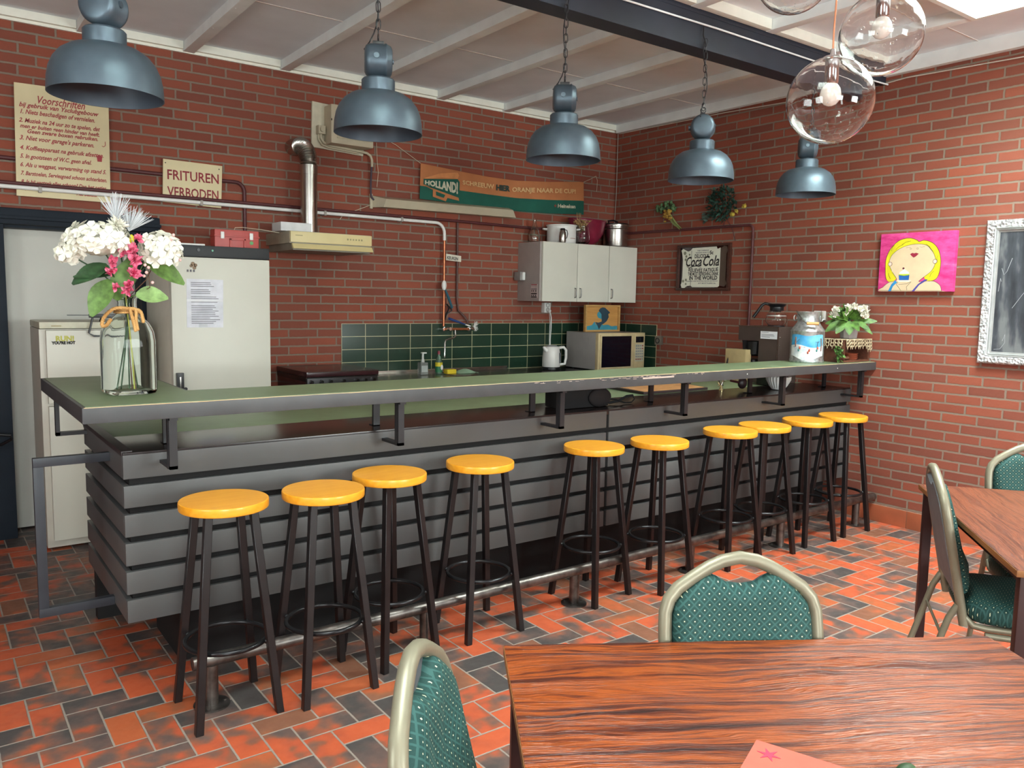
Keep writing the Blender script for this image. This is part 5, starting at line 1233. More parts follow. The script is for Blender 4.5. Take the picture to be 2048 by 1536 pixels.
sd = thing('low_stand', 'small brown wooden stand draped with cream crochet at the wall end of the bar', 'stand', (5.16, 3.12, ZB))
M_bw = wood('brown_stand_wood', '4a2a20', '6a4030', 'x', .45)
sx0, sx1, sy0, sy1 = 5.00, 5.315, 3.03, 3.19
build('shelf_bottom', MB().box((sx0, sy0, ZB), (sx1, sy1, ZB+.014), .002), M_bw, sd)
build('shelf_top', MB().box((sx0, sy0, ZB+.140), (sx1, sy1, ZB+.152), .002), M_bw, sd)
for x in (sx0, sx1-.014): build('side_panel', MB().box((x, sy0, ZB+.014), (x+.014, sy1, ZB+.14), .001), M_bw, sd)
build('back_panel', MB().box((sx0+.014, sy1-.008, ZB+.014), (sx1-.014, sy1, ZB+.14)), M_bw, sd)
t = NT('cream_crochet'); vo = t.n('ShaderNodeTexVoronoi'); t.l(t.obj(), vo.inputs['Vector']); vo.inputs['Scale'].default_value = 70
t.base(t.ramp(vo.outputs['Distance'], [(.1, lin('d9c9a6')), (.6, lin('a8977a'))])); t.set(rough=.9); t.bump(vo.outputs['Distance'], .8, .004); M_cro = t.m
cr_ = thing('crochet_cloth', 'cream crochet lace cloth with scalloped edge hanging over the small stand', 'cloth', (5.16, 3.11, ZB+.152))
build('cloth_top', MB().box((sx0-.006, sy0-.006, ZB+.1525), (sx1+.004, sy1+.002, ZB+.156), .0015), M_cro, cr_)
def lace(name, p0, p1, nrm, drops):
    p0, p1, nrm = Vector(p0), Vector(p1), Vector(nrm); L3 = (p1-p0).length; k = max(2, round(L3/.031)); mb = MB()
    mb.tube([p0+nrm*.003, p1+nrm*.003], .004, 6)
    for i in range(k):
        u = (i+.5)/k; c = p0.lerp(p1, u)+nrm*(.008+.004*math.sin(i*2)); dz = drops(u)
        ax = (p1-p0).normalized()
        for lv in range(max(1, int(dz/.024))):
            cc = c-Vector((0, 0, .012+lv*.024))+nrm*.002*lv
            mb.tube([cc+ax*.0125*math.cos(a)+Vector((0, 0, .0125*math.sin(a))) for a in [j*PI/5 for j in range(10)]], .0036, 5, closed=True)
            for a in (PI*.25, PI*.75, PI*1.25, PI*1.75): mb.ball(cc+ax*.0125*math.cos(a)+Vector((0, 0, .0125*math.sin(a))), .0046, n=4)
        tip = c-Vector((0, 0, .006+max(1, int(dz/.024))*.024))
        mb.tube([tip+Vector((0, 0, .006)), tip-Vector((0, 0, .012))+nrm*.002], [.005, .001], 6)
    tag(build(name, mb, M_cro, cr_), kind='stuff')
zt_ = ZB+.155
lace('lace_front', (sx0-.004, sy0-.008, zt_), (sx1-.0, sy0-.008, zt_), (0, -1, 0), lambda u: .05+.05*max(0, (u-.72)/.28)+.03*max(0, (.12-u)/.12))
lace('lace_side', (sx0-.010, sy1, zt_), (sx0-.010, sy0, zt_), (-1, 0, 0), lambda u: .055)
tb = thing('clay_saucer_stack', 'small stack of terracotta saucers inside the crochet-covered stand', 'saucers', (5.17, 3.09, ZB+.015))
for i in range(3): build('saucer', MB().lathe([(0, 0), (.040, 0), (.050, .014), (.047, .014), (.038, .004), (0, .004)], (5.18, 3.09, ZB+.0145+i*.014), 28, cap=False), mat('terracotta', '93492f', .7), tb)
solo('pebble', MB().ball((5.09, 3.065, ZB+.028), .022, (1.4, .8, .6), 8), mat('brown_pebble', '6a4430', .5), 'brown pebble in the crochet-covered stand beside the saucers', 'stone')
iv = thing('ivy_sprig', 'green ivy sprig trailing down between the milk can and the small stand', 'ivy', (4.97, 3.06, ZB))
mb = MB()
for i in range(40): leafmesh(mb, (4.965+random.gauss(0, .012), 3.05+random.gauss(0, .012), ZB+.012+random.random()*.10), rnd_dir((-.2, -1, -.2), .8), rnd_dir((0, -1, .4), .3), .028, .012, n_=3)
tag(build('leaves', mb, M_green, iv), kind='stuff')

pl_ = thing('potted_flowers', 'white artificial flowers with broad green leaves in a glazed grey pot on the small stand', 'plant', (5.15, 3.11, ZB+.157))
px_, py_, pz_ = 5.165, 3.105, ZB+.157
build('pot', MB().lathe([(0, 0), (.052, 0), (.056, .006), (.066, .095), (.069, .10), (.064, .10), (.054, .01), (0, .008)], (px_, py_, pz_), 10, cap=False), mat('grey_glazed_pot', 'a09c9c', .15, .3), pl_, smooth=20)
cvp = Vector((-px_, -py_, 0)).normalized(); rvp = Vector((-cvp.y, cvp.x, 0))
M_lf = mat('bright_leaf', '50752f', .5, var=.3, nscale=30)
mb = MB(); cc = Vector((px_, py_, pz_+.10))
for a, L3, w3, dz in ((-62, .125, .034, -.75), (-28, .115, .036, -.85), (2, .11, .038, -.95), (22, .10, .030, -.6), (70, .13, .020, -.9), (52, .11, .022, -.5), (-80, .10, .026, -.2), (85, .12, .026, .1)):
    d = (cvp*math.cos(R(a))*.7+rvp*math.sin(R(a)))*.85+Vector((0, 0, dz*.7)); leafmesh(mb, cc+(cvp*math.cos(R(a))+rvp*math.sin(R(a)))*.055+Vector((0, 0, .02)), d, cvp+Vector((0, 0, .5)), L3, w3, curl=.12, fold=.1)
for i in range(70):
    a = R(random.uniform(-100, 100)); d = (cvp*math.cos(a)*.6+rvp*math.sin(a)+Vector((0, 0, random.uniform(.0, 1.4)))).normalized(); leafmesh(mb, cc+Vector((0, 0, .02))+d*random.uniform(.01, .07), d, cvp+rnd_dir()*.5, random.uniform(.05, .085), random.uniform(.016, .026), curl=.1)
build('leaves', mb, M_lf, pl_)
mb = MB()
for a, h, r_ in ((-4, .125, .034), (16, .135, .030), (-14, .09, .022), (68, .105, .036), (52, .085, .028), (80, .075, .024), (-70, .115, .026), (-82, .085, .024), (-56, .08, .024), (-45, .115, .022), (36, .12, .026), (60, .13, .024)):
    d = cvp*.55*math.cos(R(a))+rvp*math.sin(R(a)); c = cc+d*.105+Vector((0, 0, h-.02))
    for q in range(16):
        dd = rnd_dir(cvp*.9+Vector((0, 0, .5)), .9); leafmesh(mb, c, dd, rnd_dir(), r_*1.1, r_*.55, fold=.4, n_=4, curl=-.3)
    mb.ball(c, r_*.6, n=6)
build('white_blooms', mb, M_petal, pl_)
mb = MB()
for i in range(14): p1 = cc+Vector((random.gauss(0, .04), random.gauss(0, .03), .10)); mb.tube([cc-Vector((0, 0, .03)), p1], .002, 5)
build('stems', mb, M_darkgreen, pl_)

# ------------------------------------------------------------------ coffee machine, carafe, paper bag behind the raised bar
XM = 5.0
P0, P1 = at(1478, 650, x=XM), at(1557, 655, x=XM)
cf = thing('coffee_machine', 'dark brown filter coffee machine against the right wall with a white label', 'coffee machine', (5.12, 3.7, ZT))
M_cmb = mat('coffee_machine_brown', '463a35', .4, var=.04)
ya_, yb_, mz1 = P0.y, P1.y, 1.333; ym_ = at(1517, 690, x=XM).y
build('tank_tower', MB().box((XM, yb_, ZT+.001), (5.24, ym_, mz1), .004), M_cmb, cf)
build('brew_head', MB().box((XM, ym_-.002, 1.225), (5.24, ya_, mz1), .004), M_cmb, cf)
build('base_plate', MB().box((XM, ym_-.002, ZT+.001), (5.24, ya_, ZT+.05), .004), M_cmb, cf)
build('filter_basket', MB().lathe([(.045, -.115), (.070, -.10), (.080, -.005), (0, 0)], (XM+.09, ym_+.095, 1.222), 28), M_black, cf)
build('bracket_arm', MB().prism([(ya_-.035, 1.224), (ya_-.075, 1.224), (ya_-.06, 1.15), (ya_-.045, 1.135)], .012, Matrix(((0, 0, 1, XM+.004), (1, 0, 0, 0), (0, 1, 0, 0), (0, 0, 0, 1)))), M_black, cf)
build('trim_edge', MB().box((XM-.002, yb_-.002, ZT+.01), (XM+.003, yb_+.004, mz1)).box((XM-.002, yb_, mz1-.004), (XM+.003, ya_, mz1+.002)), M_steel, cf)
for z in (1.305, 1.26, 1.2, 1.13): build('screw', MB().ball((XM+.02, yb_-.002, z), .004, n=5), M_steel, cf)
l0, l1 = at(1521.5, 662, x=XM-.002), at(1554, 679, x=XM-.002)
lb = build('paper_label', MB().box((XM-.002, l1.y, l1.z), (XM-.0005, l0.y, l0.z)), M_paper, cf)
for k_, w_ in ((.15, .5), (.45, .85), (.6, .9), (.78, .6)):
    z = l0.z+(l1.z-l0.z)*k_; build('label_line', MB().box((XM-.0027, l0.y-.008-(l0.y-l1.y-.02)*w_, z), (XM-.0018, l0.y-.008, z+.003)), M_greyink, lb)
cq = thing('lower_carafe', 'dark coffee pot with black handle under the brewing basket', 'coffee pot', (XM+.09, ym_+.1, ZT+.052))
build('pot', MB().lathe([(0, 0), (.062, 0), (.070, .03), (.062, .07), (.046, .10), (.048, .115)], (XM+.09, ym_+.10, ZT+.052), 28), M_black, cq)
build('handle', MB().tube([(XM+.05, ym_+.14, 1.105), (XM, ym_+.21, 1.118), (XM-.03, ym_+.24, 1.10), (XM-.04, ym_+.25, 1.03)], .009, 8), M_black, cq)
gq = at(1552, 650, x=XM+.11); gx, gy = XM+.11, gq.y
ca_ = thing('glass_carafe', 'glass coffee jug with black lid and handle standing on the coffee machine', 'coffee pot', (gx, gy, mz1))
build('hot_plate', MB().lathe([(0, 0), (.062, 0), (.062, .005), (0, .005)], (gx, gy, mz1+.003), 28), M_black, ca_)
build('bowl', MB().lathe([(0, 0), (.055, 0), (.074, .02), (.078, .042), (.068, .075), (.050, .105), (.048, .108), (.050, .106), (.066, .075), (.076, .042), (.072, .021), (.054, .002), (0, .002)], (gx, gy, mz1+.009), 40, cap=False), glass('carafe_glass', 'ffffff', 0, 1.3), ca_)
build('jug_label', MB().lathe([(.0715, .067), (.0675, .076)], (gx, gy, mz1+.009), 40, cap=False, shape=lambda a, r, z: 1.0), mat('jug_band', 'cfc9c4', .3, trans=.5), ca_)
build('collar', MB().lathe([(.044, .100), (.050, .108), (.050, .135), (.056, .14), (.066, .155), (.05, .160), (0, .162)], (gx, gy, mz1+.009), 36), M_black, ca_)
hv = Vector((-.62, .78, 0)); G0 = Vector((gx, gy, mz1+.009))
build('handle', MB().tube([G0+hv*.04+Vector((0, 0, .150)), G0+hv*.085+Vector((0, 0, .160)), G0+hv*.108+Vector((0, 0, .145)), G0+hv*.135+Vector((0, 0, .10)), G0+hv*.165+Vector((0, 0, .055))], [.012, .011, .011, .011, .012], 10), M_black, ca_)
solo('paper_bag', MB().box((XM-.04, 3.80, ZT+.001), (XM+.03, 3.985, 1.155), .004), mat('kraft_paper', 'b09a70', .8, var=.05), 'open beige paper bag standing left of the coffee machine', 'bag')

# ------------------------------------------------------------------ on the lower worktop
bg = thing('black_bag', 'black fabric camera bag lying under the raised bar top', 'bag', (2.95, 3.30, ZT))
M_bagm = mat('black_nylon', '0b0b0e', .85, bump=.3)
def rbox(c, s_, r_, m, name, parent, rot=0):
    T = Matrix.Translation(c) @ Matrix.Rotation(rot, 4, 'Z'); build(name, MB().box((-s_[0]/2, -s_[1]/2, 0), (s_[0]/2, s_[1]/2, s_[2]), r_, T), m, parent)
mb = MB().prism([(2.76, .0), (3.085, .0), (3.09, .07), (3.05, .125), (2.76, .13)], .17, MBW(0, ZT+.001, 3.44), .02); build('bag_body', mb, M_bagm, bg)
build('side_pocket', MB().ball((3.01, 3.262, ZT+.055), .075, (1.1, .28, .70), 10), mat('dark_brown_nylon', '161113', .85, bump=.3), bg)
build('strap', MB().tube([(3.07, 3.31, ZT+.03), (3.13, 3.31, ZT+.012), (3.19, 3.30, ZT+.020), (3.24, 3.29, ZT+.045), (3.285, 3.285, ZT+.048), (3.30, 3.285, ZT+.025), (3.275, 3.285, ZT+.008), (3.23, 3.29, ZT+.008), (3.16, 3.30, ZT+.03), (3.09, 3.31, ZT+.04)], .0075, 8, flat=.4), M_bagm, bg)
t = NT('marbled_wood_tray'); f = t.noise(t.obj((1, 3, 1), rot=(0, 0, .5)), 7, 3, .6); t.base(t.ramp(f, [(.3, lin('b57a48')), (.55, lin('d5a06a')), (.7, lin('a97446'))])); t.set(rough=.35)
tr = thing('wooden_tray', 'light wooden tray with dark rim on the lower worktop', 'tray', (4.05, 3.8, ZT))
TP = [at(1195, 770, z=ZT+.01), at(1305, 790, z=ZT+.01), at(1428, 780, z=ZT+.01), at(1345, 763, z=ZT+.01)]
tp_ = [(3.72, 4.02), (3.66, 3.565), (4.27, 3.565), (4.36, 4.02)]
build('rim', MB().prism(tp_, .016, Matrix.Translation((0, 0, ZT+.001)), .003), M_borderpaint, tr)
cxm = sum(p[0] for p in tp_)/4; cym = sum(p[1] for p in tp_)/4
build('board', MB().prism([(cxm+(p[0]-cxm)*.94, cym+(p[1]-cym)*.94) for p in tp_], .002, Matrix.Translation((0, 0, ZT+.0165))), t.m, tr)
tg = thing('bow_knot', 'little glinting bunch of gold and silver ribbon beside the wooden tray', 'ornament', (4.33, 3.50, ZT))
M_gold = mat('pale_gold', 'cdb98a', .25, .8)
for i, (a, b, c_) in enumerate(((-.05, -.01, .07), (-.02, .02, .05), (.03, .0, .075), (.055, .01, .06), (.0, -.01, .085), (-.035, 0, .03), (.02, 0, .03))):
    build('ribbon_end', MB().tube([(4.33, 3.50, ZT+.03), (4.33+a*.6, 3.50+b, ZT+.02+c_*.6), (4.33+a, 3.50+b, ZT+c_)], [.006, .005, .003], 6, flat=.4), M_gold if i % 2 else M_chrome, tg)
build('ribbon_foot', MB().lathe([(0, 0), (.018, 0), (.012, .012), (.006, .035), (0, .036)], (4.33, 3.50, ZT+.001), 14), M_gold, tg)
ld = thing('ladle', 'dark round ladle with a reddish handle hooked on a bar post', 'ladle', (4.42, 3.44, ZT+.03))
build('ladle_bowl', MB().ball((4.46, 3.43, ZT+.050), .040, (1, .6, 1), 10), mat('dark_ladle', '2a1c1e', .4), ld)
build('ladle_handle', MB().tube([(4.35, 3.44, ZT+.070), (4.43, 3.435, ZT+.055)], .008, 8), mat('ladle_handle_red', '4a1f22', .4), ld)
cfz = thing('coffee_filters', 'nested white fluted coffee filter papers on the lower worktop', 'filter papers', (4.76, 3.38, ZT))
def flute(a, r, z): return 1+(.045*math.cos(a*24))*(r > .045)
for i in range(3): build('filter_paper', MB().lathe([(0, .002), (.042, .002), (.058, .025), (.082, .07+i*.006)], (4.73, 3.34, ZT+.002+i*.003), 120, cap=False, shape=flute), mat('filter_white', 'cfd0ce', .8), cfz, smooth=0)
bx = thing('dark_canister', 'black rounded canister behind the filter papers under the bar top', 'canister', (4.95, 3.5, ZT))
build('canister_body', MB().box((4.86, 3.46, ZT+.001), (5.02, 3.62, ZT+.135), .02), M_black, bx)

# ------------------------------------------------------------------ vase and bouquet
vx, vy = .640, 3.345
vs = thing('glass_vase', 'square clear glass bottle vase with rope tied round its neck on the bar corner', 'vase', (vx, vy, ZB), R(8))
def sqf(a, r, z):
    k = min(1, max(0, (r-.045)/.04)); c_, s_ = abs(math.cos(a)), abs(math.sin(a)); sq_ = 1/((c_**5+s_**5)**(1/5)); return 1+(sq_-1)*k
prof = [(0, 0), (.072, 0), (.082, .004), (.086, .016), (.086, .20), (.083, .235), (.072, .268), (.052, .292), (.040, .303), (.036, .315), (.034, .345), (.036, .362), (.042, .366), (.043, .371), (.040, .374)]
inn = [(max(0, r-.0045), z+(.012 if i < 3 else 0)) for i, (r, z) in enumerate(prof)]
build('bottle', MB().lathe(prof+list(reversed(inn)), n=64, cap=False, shape=sqf), glass('vase_glass', 'f8fdfa', .0, 1.18), vs, local=True, smooth=60)
M_rope = wood('jute_rope', 'b07f45', 'd1a468', 'z', .9)
def twist(pts, r_, turns, m, name, parent, local=False):
    mb = MB(); P = [Vector(p) for p in pts]; n_ = 40
    def cr2(t_):
        k = len(P)-1; f_ = t_*k; i = min(int(f_), k-1); u = f_-i; p0, p1, p2, p3 = P[max(0, i-1)], P[i], P[i+1], P[min(k, i+2)]
        return .5*((2*p1)+(-p0+p2)*u+(2*p0-5*p1+4*p2-p3)*u*u+(-p0+3*p1-3*p2+p3)*u**3)
    for s_ in range(3):
        Q = []
        for i in range(n_+1):
            t_ = i/n_; c = cr2(t_); d = (cr2(min(1, t_+.02))-cr2(max(0, t_-.02))).normalized(); u_ = d.cross(Vector((0, 0, 1)) if abs(d.z) < .9 else Vector((1, 0, 0))).normalized(); w_ = d.cross(u_)
            a = turns*2*PI*t_+s_*2*PI/3; Q.append(c+(u_*math.cos(a)+w_*math.sin(a))*r_*.55)
        mb.tube(Q, r_*.62, 6)
    build(name, mb, m, parent, local=local, smooth=60)
rz_ = .318
for k in range(2): twist([(.042*math.cos(a), .042*math.sin(a), rz_-.008+k*.010) for a in [i*2*PI/12 for i in range(13)]], .0050, 12, M_rope, 'rope_tie', vs, True)
fd = Vector((-vx, -vy, 0)).normalized(); fd = Matrix.Rotation(-R(8), 3, 'Z') @ fd; rd = Vector((-fd.y, fd.x, 0))
def L(a, b, c): return tuple(fd*a+rd*b+Vector((0, 0, c)))
twist([L(.045, .01, .325), L(.06, -.04, .325), L(.055, -.075, .295), L(.05, -.085, .262), L(.055, -.07, .262), L(.06, -.055, .285)], .0065, 8, M_rope, 'rope_bow', vs, True)
twist([L(.045, .01, .325), L(.06, .03, .320), L(.065, .03, .28), L(.075, .035, .245)], .006, 7, M_rope, 'rope_bow', vs, True)
twist([L(.045, .01, .325), L(.068, .045, .315), L(.08, .055, .275)], .006, 7, M_rope, 'rope_bow', vs, True)
twist([L(.045, .01, .325), L(.068, .018, .29), L(.08, .028, .242)], .006, 7, M_rope, 'rope_bow', vs, True)

FY = 3.30
def fp(u, v, dy=0): return at(u, v, y=FY+dy)
neck = Vector((vx, vy, ZB+.36)); foot = Vector((vx, vy, ZB+.02))
def stem(mb, tip, r_=.0026, bend=.03, fx=0, fy=0):
    f0 = foot+Vector((fx, fy, 0)); n0 = neck+Vector((fx*-.25, fy*-.25, 0)); mid = n0.lerp(tip, .5)+Vector((0, 0, bend))
    mb.tube([f0, f0.lerp(n0, .5)+Vector((fx*-.1, 0, 0)), n0, mid, tip], r_, 6)
def floret(mb, c, nrm, r_):
    nrm = Vector(nrm).normalized(); a0 = random.random()*PI; t1 = nrm.cross(Vector((.3, .2, 1))).normalized(); t2 = nrm.cross(t1)
    for k in range(4):
        a = a0+k*PI/2; d = t1*math.cos(a)+t2*math.sin(a); s2 = nrm.cross(d)
        P = [c, c+d*r_*.55+s2*r_*.48+nrm*r_*.15, c+d*r_*1.02+s2*r_*.30+nrm*r_*.12, c+d*r_*1.05-s2*r_*.30+nrm*r_*.12, c+d*r_*.55-s2*r_*.48+nrm*r_*.15]
        mid = mb.bm.verts.new(c+d*r_*.6+nrm*r_*.02); V_ = [mb.bm.verts.new(p) for p in P]
        for i in range(5): mb.bm.faces.new((mid, V_[i], V_[(i+1) % 5]))
def hydrangea(label, c, rad, n_, stems, leaves, fx):
    t = thing('white_hydrangea', label, 'flower', tuple(foot+Vector((fx, 0, 0))))
    mb = MB(); fwd = Vector((-vx, -vy, .2)).normalized()
    for i in range(n_):
        ph = math.acos(1-2*(i+.5)/n_); th = i*2.39996; d = Vector((math.sin(ph)*math.cos(th), math.sin(ph)*math.sin(th), math.cos(ph)))
        if d.z < -.55 : continue
        p = c+Vector((d.x*rad[0], d.y*rad[1], d.z*rad[2]))*random.uniform(.88, 1.05); floret(mb, p, d+rnd_dir()*.30, random.uniform(.024, .031))
    mb.ball(c, 1, (rad[0]*.72, rad[1]*.72, rad[2]*.72), 10)
    build('bloom', mb, M_petal, t, smooth=0)
    mb = MB(); stem(mb, c, .0028, .02, fx); build('stem', mb, M_darkgreen, t)
    for (u, v, du, dv, L3, W3, m_) in leaves:
        a, b = fp(u, v), fp(du, dv, -.02); mb = MB(); d = b-a
        leafmesh(mb, a, d, Vector((-.3, -1, .9)), d.length*L3*1.1, W3*1.45, fold=.25, n_=8, curl=.12); mb.tube([neck.lerp(a, .3)+Vector((0, 0, .0)), a], .002, 5)
        build('leaf', mb, m_, t)
    return t
M_ml = mat('mid_leaf', '60803f', .5, var=.2, nscale=40)
hydrangea('large white hydrangea head on the left of the vase bouquet', fp(196, 485, -.01), (.112, .085, .064), 74, 1, [(215, 530, 150, 560, 1, .030, M_darkgreen), (222, 560, 185, 620, 1.05, .036, M_ml), (225, 548, 155, 548, 1, .018, M_darkgreen)], -.03)
hydrangea('white hydrangea head on the right of the vase bouquet', fp(322, 503, -.01), (.074, .07, .072), 54, 1, [(272, 590, 328, 592, 1.05, .034, mat('pale_leaf', '8fae6e', .45, var=.15, nscale=40)), (290, 520, 365, 560, 1, .036, M_ml), (232, 600, 262, 520, 1.05, .036, M_ml)], .03)
hydrangea('small cream hydrangea head at the far left edge of the bouquet', fp(137, 508, .0), (.034, .035, .030), 16, 1, [], -.045)
ch = thing('white_chrysanthemum', 'white chrysanthemum blooms in the middle of the bouquet below the spiky one', 'flower', tuple(foot))
for (u, v, r_) in ((235, 452, .042), (238, 482, .048), (222, 465, .03)):
    mb = MB(); c = fp(u, v, -.03)
    for i in range(90): leafmesh(mb, c, rnd_dir((-.2, -.8, .6), 1.0), rnd_dir(), r_*random.uniform(.6, 1), .007, n_=3, curl=-.3)
    build('bloom', mb, M_petal, ch)
mb = MB(); stem(mb, fp(236, 480)); build('stem', mb, M_darkgreen, ch)
M_spk = mat('silvery_white_spike', 'e6eaee', .4)
for (u, v, ang_, lb_) in ((232, 440, 0, 'spiky white tinsel flower standing highest in the bouquet'), (258, 462, 28, 'spiky white tinsel flower leaning right in the middle of the bouquet')):
    t = thing('tinsel_flower', lb_, 'flower', tuple(foot)); c = fp(u, v, .0); mb = MB()
    for i in range(130):
        d = (Vector((math.sin(R(ang_)), 0, math.cos(R(ang_))))+Vector((random.gauss(0, .38), random.gauss(0, .38), random.gauss(0, .18)))).normalized(); mb.tube([c, c+d*random.uniform(.06, .105)], [.0016, .0004], 4)
    tag(build('spikes', mb, M_spk, t), kind='stuff')
    mb = MB(); stem(mb, c, .0022); build('stem', mb, M_darkgreen, t)
pk = thing('pink_blossom_spray', 'pink artificial blossoms running down the centre of the bouquet', 'flower', tuple(foot))
t = NT('pink_petal'); t.base(t.ramp(t.noise(t.obj(), 60, 2), [(.35, lin('c8305c')), (.65, lin('f08aa8'))])); t.set(rough=.6); M_pink = t.m
for (u, v, r_) in ((275, 478, .018), (263, 500, .026), (247, 508, .022), (268, 522, .028), (226, 525, .022), (223, 545, .02), (266, 548, .024), (258, 572, .022), (232, 575, .016), (253, 583, .020)):
    mb = MB(); c = fp(u, v, -.05)
    for i in range(18): leafmesh(mb, c, rnd_dir((-.2, -.8, .4), 1.0), rnd_dir(), r_*random.uniform(.9, 1.35), r_*.55, n_=3, curl=-.35)
    build('blossom', mb, M_pink, pk)
mb = MB(); stem(mb, fp(265, 500, -.02), fx=.01); build('stem', mb, mat('brown_twig', '6b4a3a', .7), pk)
build('bud', MB().ball(fp(263, 478, -.05), .012, (.8, .8, 1.4), 8), mat('yellow_bud', 'c9c22a', .5), pk)
bs = thing('blossom_twig', 'thin brown twig with tiny pale pink buds on the right of the bouquet', 'flower', tuple(foot))
mb = MB().tube([foot+Vector((.02, -.02, 0)), neck, fp(292, 560), fp(322, 500, .04), fp(346, 470, .04)], .0018, 5).tube([neck, fp(300, 575), fp(296, 540, -.04)], .0015, 5); build('twig', mb, mat('brown_twig', '6b4a3a', .7), bs)
for (u, v) in ((347, 470), (342, 480), (290, 530), (297, 535), (293, 545), (288, 552), (305, 565), (360, 520)): build('bud', MB().ball(fp(u, v, -.05), .0062, n=6), mat('pale_pink_bud', 'e3b9b4', .6), bs)
mb = MB().tube([foot+Vector((.012, -.03, 0)), foot+Vector((.008, -.03, .12)), neck+Vector((0, -.01, -.05)), neck+Vector((-.005, 0, .05))], .0028, 6)
solo('yellow_stem', mb, mat('yellow_green_stem', 'b5b552', .5), 'yellow-green stem standing in the front of the vase', 'stem')

# ------------------------------------------------------------------ tables
def make_table(name, label, corner, ang, Lx, Ly, zt, m):
    """corner = far-left corner; local x along the long edge, y away from it (clockwise)"""
    t = thing(name, label, 'table', (corner[0], corner[1], 0), ang)
    build('tabletop', MB().box((0, -Ly, zt-.022), (Lx, 0, zt), .0015), m, t, local=True)
    build('edge_band', MB().box((-.0015, -Ly-.0015, zt-.021), (Lx+.0015, .0015, zt-.002), .001), wood('table_edge_wood', '7a4c28', '9c6a3a', 'x', .5), t, local=True)
    build('apron', MB().box((.04, -Ly+.04, zt-.065), (Lx-.04, -.04, zt-.0225)), mat('apron_brown', '2b1613', .5), t, local=True)
    for x in (.015, Lx-.05):
        for y in (-.015, -Ly+.05): build('leg', MB().box((x, y-.035, 0), (x+.035, y, zt-.0225), .003), mat('leg_brown', '341715', .45), t, local=True)
    return t
c0, c1 = at(1008, 1290, z=.745), at(1975, 1272, z=.745); c0.z = c1.z = 0
a1 = math.atan2(c1.y-c0.y, c1.x-c0.x)
make_table('dining_table', 'rosewood veneer table filling the foreground on the right', (c0.x, c0.y), a1, (c1-c0).length, .80, .745, rosewood('rosewood_foreground'))
d0, d1_ = at(1838, 968, z=.745), at(2035, 1140, z=.745)
a2 = math.atan2(d1_.y-d0.y, d1_.x-d0.x)     # long edge runs toward the camera
# second table: use the mirrored handedness by starting from its near corner
a2b = math.atan2(d0.y-d1_.y, d0.x-d1_.x)
make_table('dining_table', 'rosewood veneer table standing near the brick wall at the right edge', (d1_.x, d1_.y), a2b, Vector((d0.x-d1_.x, d0.y-d1_.y)).length, .80, .745, rosewood('rosewood_back', light='884a2e', mid='6a3725', dark='47261c'))

